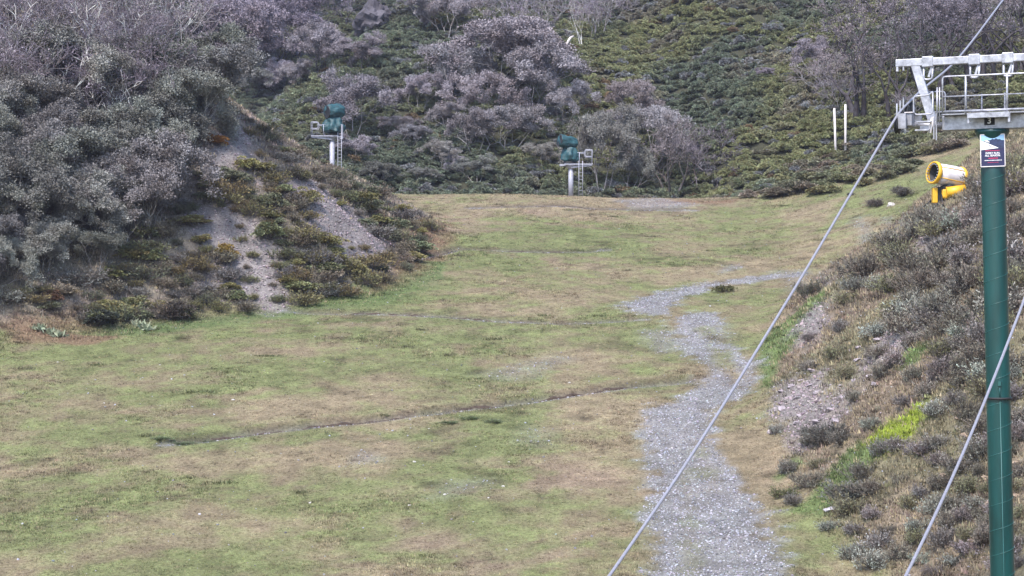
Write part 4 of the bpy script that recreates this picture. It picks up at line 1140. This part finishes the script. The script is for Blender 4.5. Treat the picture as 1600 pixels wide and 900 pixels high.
for a in (R(35), R(-28), R(150), R(215)):
    p = lambda z_, rr: bar_M @ Vector((rr * math.cos(a), rr * math.sin(a), z_))
    bnd.tube([p(-.74, .54), p(-.3, .548), (p(.1, .533)), p(.66, .495)], .022, 6)
bnd.build('panel_trim', M_YEL, gun)
MB().tube([Vector((.1, -.1, zc - .48)), Vector((.1, -.1, zc - .62))], .3, 20).box((.0, -.1, zc - .60), (.55, .5, .16)).box((-.38, -.1, zc - .95), (.2, .3, .75)).build('yoke', M_BLACK, gun)
bd = MB().box((.12, -.12, zc - .92), (.85, .5, .5), bevel=.1); bd.tube([Vector((-.1, -.3, zc - .86)), Vector((.85, -.3, zc - .76))], .28, 16); bd.build('compressor_housing', M_YEL, gun)
MB().box((-.62, -.14, zc - 1.0), (.24, .35, .75), bevel=.03).build('control_box', M_YEL, gun)
MB().tube([Vector((-.3, -.1, zc - .8)), Vector((-.3, -.1, -.3))], .13, 14).build('mount_post', M_BLACK, gun)
for k in range(3):
    a = k * 2.1 + .4; MB().tube([Vector((-.3, -.1, .35)), Vector((-.3 + math.cos(a) * .9, -.1 + math.sin(a) * .9, -.35))], .05, 8).build('leg', M_BLACK, gun)
MB().tube([bar_M @ Vector((.5, 0, .8)), (bar_M @ Vector((.5, 0, .8))) + Vector((-.02, 0, .16))], .03, 8).build('light_mount', M_BLACK, gun)

# ------------------------------------------------------------------ covered snow guns on their towers
def tarp(prof, M, seed, sq=1.0, amp=.05):
    """draped cloth: a lathe whose rings are pushed into folds"""
    bm = bmesh.new(); n = 36; rows = []; r = np.random.default_rng(seed); ph = r.uniform(0, 6.28, 8)
    pz = [p[1] for p in prof]; pr = [p[0] for p in prof]
    zs = np.concatenate([np.linspace(pz[i], pz[i + 1], 5)[:-1] for i in range(len(pz) - 1)] + [[pz[-1]]])
    rr = np.concatenate([np.linspace(pr[i], pr[i + 1], 5)[:-1] for i in range(len(pr) - 1)] + [[pr[-1]]])
    for z_, r_ in zip(zs, rr):
        row = []
        for k in range(n):
            a = 2 * math.pi * k / n
            f = 1 + amp * (math.sin(5 * a + ph[0] + z_ * 3) + .8 * math.sin(8 * a + ph[1] - z_ * 5) + .6 * math.sin(3 * a + ph[2] + z_ * 8) + .5 * math.sin(13 * a + ph[4] + z_ * 4)) + r.normal(0, .012)
            row.append(bm.verts.new(M @ Vector((r_ * f * math.cos(a), r_ * f * math.sin(a) * sq, z_ + .04 * math.sin(4 * a + ph[3])))))
        rows.append(row)
    for a, b in zip(rows, rows[1:]):
        for k in range(n): bm.faces.new((a[k], a[(k + 1) % n], b[(k + 1) % n], b[k]))
    bm.faces.new(rows[0]); bm.faces.new(rows[-1][::-1]); bmesh.ops.recalc_face_normals(bm, faces=bm.faces)
    for i, f in enumerate(bm.faces): f.smooth = i % 4 != 0
    me = bpy.data.meshes.new('tarpaulin'); bm.to_mesh(me); bm.free(); me.materials.append(M_TARP); return me

def covered_gun(pole_px, deck_py, Y, label, mirror, skirt, barrel_at, barrel_ax, barrel):
    S = F / Y
    x = (pole_px - 800) / S; zdeck = (450 - deck_py) / S
    zb = hz(x, Y)
    t = thing('covered_snow_gun', label, 'snow gun', (x, Y, zb))
    D = zdeck - zb; m = mirror
    MB().tube([Vector((0, 0, -.3)), Vector((0, 0, D - .05))], .19, 18).build('pole', M_TOWERW, t)
    MB().lathe([(.19, -.35), (.42, -.1), (.46, -.04)], 16, Matrix.Translation((0, 0, D))).build('pole_head', M_TOWERW, t)
    dk = MB().box((-m * .55, 0, D), (2.1, .9, .08)).bar((-m * 1.55, -.35, D - .05), (0, -.25, D - .22), .1, .14).bar((-m * 1.55, .35, D - .05), (0, .25, D - .22), .1, .14)
    dk.box((m * .6, 0, D - .06), (.5, .8, .12)); dk.build('platform', M_TOWERW, t)
    rl_ = MB()
    for yy_ in (-.43, .43):
        rl_.tube(round_path([Vector((-m * 1.58, yy_, D)), Vector((-m * 1.58, yy_, D + 1.08)), Vector((-m * 1.05, yy_, D + 1.08)), Vector((-m * 1.05, yy_, D + .58)), Vector((-m * 1.58, yy_, D + .58))], .1), .03, 6)
        rl_.tube([Vector((-m * 1.05, yy_, D + .85)), Vector((-m * .45, yy_, D + .85))], .026, 6); rl_.tube([Vector((-m * .62, yy_, D)), Vector((-m * .62, yy_, D + .86))], .03, 6)
    rl_.tube([Vector((-m * 1.58, -.43, D + 1.05)), Vector((-m * 1.58, .43, D + 1.05))], .026, 6)
    rl_.build('railing', M_TOWERW, t)
    ld = m * .62 if m > 0 else .72
    lad = MB()
    for q in (-.14, .14): lad.tube([Vector((ld + q, -.46, -.2)), Vector((ld + q, -.46, D + (.85 if m > 0 else .25)))], .026, 6)
    lad = lad.build('ladder', M_TOWERW, t)
    n = int(D / .27)
    for k in range(n): MB().tube([Vector((ld - .14, -.46, .15 + k * .27)), Vector((ld + .14, -.46, .15 + k * .27))], .017, 5).build('rung', M_TOWERW, lad)
    if m > 0: MB().tube(round_path([Vector((.62, -.46, D - .2)), Vector((.85, -.46, D - .25)), Vector((.85, -.46, D + .85)), Vector((.45, -.46, D + .85))], .08), .03, 6).build('ladder_gate', M_TOWERW, t)
    MB().lathe([(.45, .04), (.5, .1), (.42, .22), (.3, .24)], 20, Matrix.Translation((0.1 * m, 0, D))).build('gun_base', M_BLACK, t)
    (sx, sprof) = skirt
    link('base_cover', tarp(sprof, Matrix.Translation((sx, 0, D)), int(pole_px), .85, .09), t)
    BM = Matrix.Translation((barrel_at[0], 0, D + barrel_at[1])) @ Vector(barrel_ax).normalized().to_track_quat('Z', 'Y').to_matrix().to_4x4()
    bc = link('barrel_cover', tarp(barrel, BM, int(pole_px) + 1, 1.0, .05), t)
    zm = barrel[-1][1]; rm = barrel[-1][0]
    MB().lathe([(rm * 1.02, zm - .03), (rm * .98, zm + .03), (rm * .85, zm + .01), (.01, zm + .005)], 24, BM).build('barrel_mouth_shade', M_BLACK, bc)  # black disc paints the shade inside the hollow barrel mouth
    return t
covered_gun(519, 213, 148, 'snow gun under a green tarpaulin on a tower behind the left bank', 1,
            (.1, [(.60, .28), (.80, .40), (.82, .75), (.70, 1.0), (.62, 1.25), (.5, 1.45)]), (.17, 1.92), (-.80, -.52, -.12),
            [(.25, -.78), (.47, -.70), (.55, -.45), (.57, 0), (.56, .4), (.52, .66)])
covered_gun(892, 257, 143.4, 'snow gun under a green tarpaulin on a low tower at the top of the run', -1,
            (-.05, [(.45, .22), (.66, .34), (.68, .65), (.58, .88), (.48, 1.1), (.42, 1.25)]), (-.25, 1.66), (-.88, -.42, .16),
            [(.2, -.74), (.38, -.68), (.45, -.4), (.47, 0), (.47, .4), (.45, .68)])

# ------------------------------------------------------------------ two pale marker poles
for (pb, pt, ln, lab) in (((1306, 248), (1303, 169), -.03, 'shorter leaning pale wooden pole in the heath'), ((1321, 242), (1321, 163), 0, 'upright pale wooden pole in the heath beside the leaning one')):
    x, y = hit(pb[0], pb[1]); z = hz(x, y); Hh = (pb[1] - pt[1]) / F * y
    o = MB().tube([Vector((0, 0, -.3)), Vector((0, 0, Hh * .5)), Vector((0, 0, Hh))], [.095, .09, .08], 12).build('marker_pole', M_POLEW, loc=(x, y, z), rot=(0, ln, 0)); tag(o, lab, 'pole')

# ------------------------------------------------------------------ thin air haze
air = bpy.data.materials.new('thin_air'); air.use_nodes = True; nt = air.node_tree; nt.nodes.clear()
vo = nt.nodes.new('ShaderNodeVolumePrincipled'); mo = nt.nodes.new('ShaderNodeOutputMaterial')
vo.inputs['Color'].default_value = (.80, .80, 1.0, 1); vo.inputs['Density'].default_value = .0002; vo.inputs['Anisotropy'].default_value = .2
nt.links.new(vo.outputs[0], mo.inputs['Volume'])
zlo, zhi = float(gz.min()) - 1.5, float(gz.max()) + 11
hb = MB().box((0, 275, (zlo + zhi) / 2), (820, 960, zhi - zlo)).build('haze', air); hb['kind'] = 'stuff'; hb['label'] = 'thin bluish haze filling the valley air'; hb['category'] = 'haze'
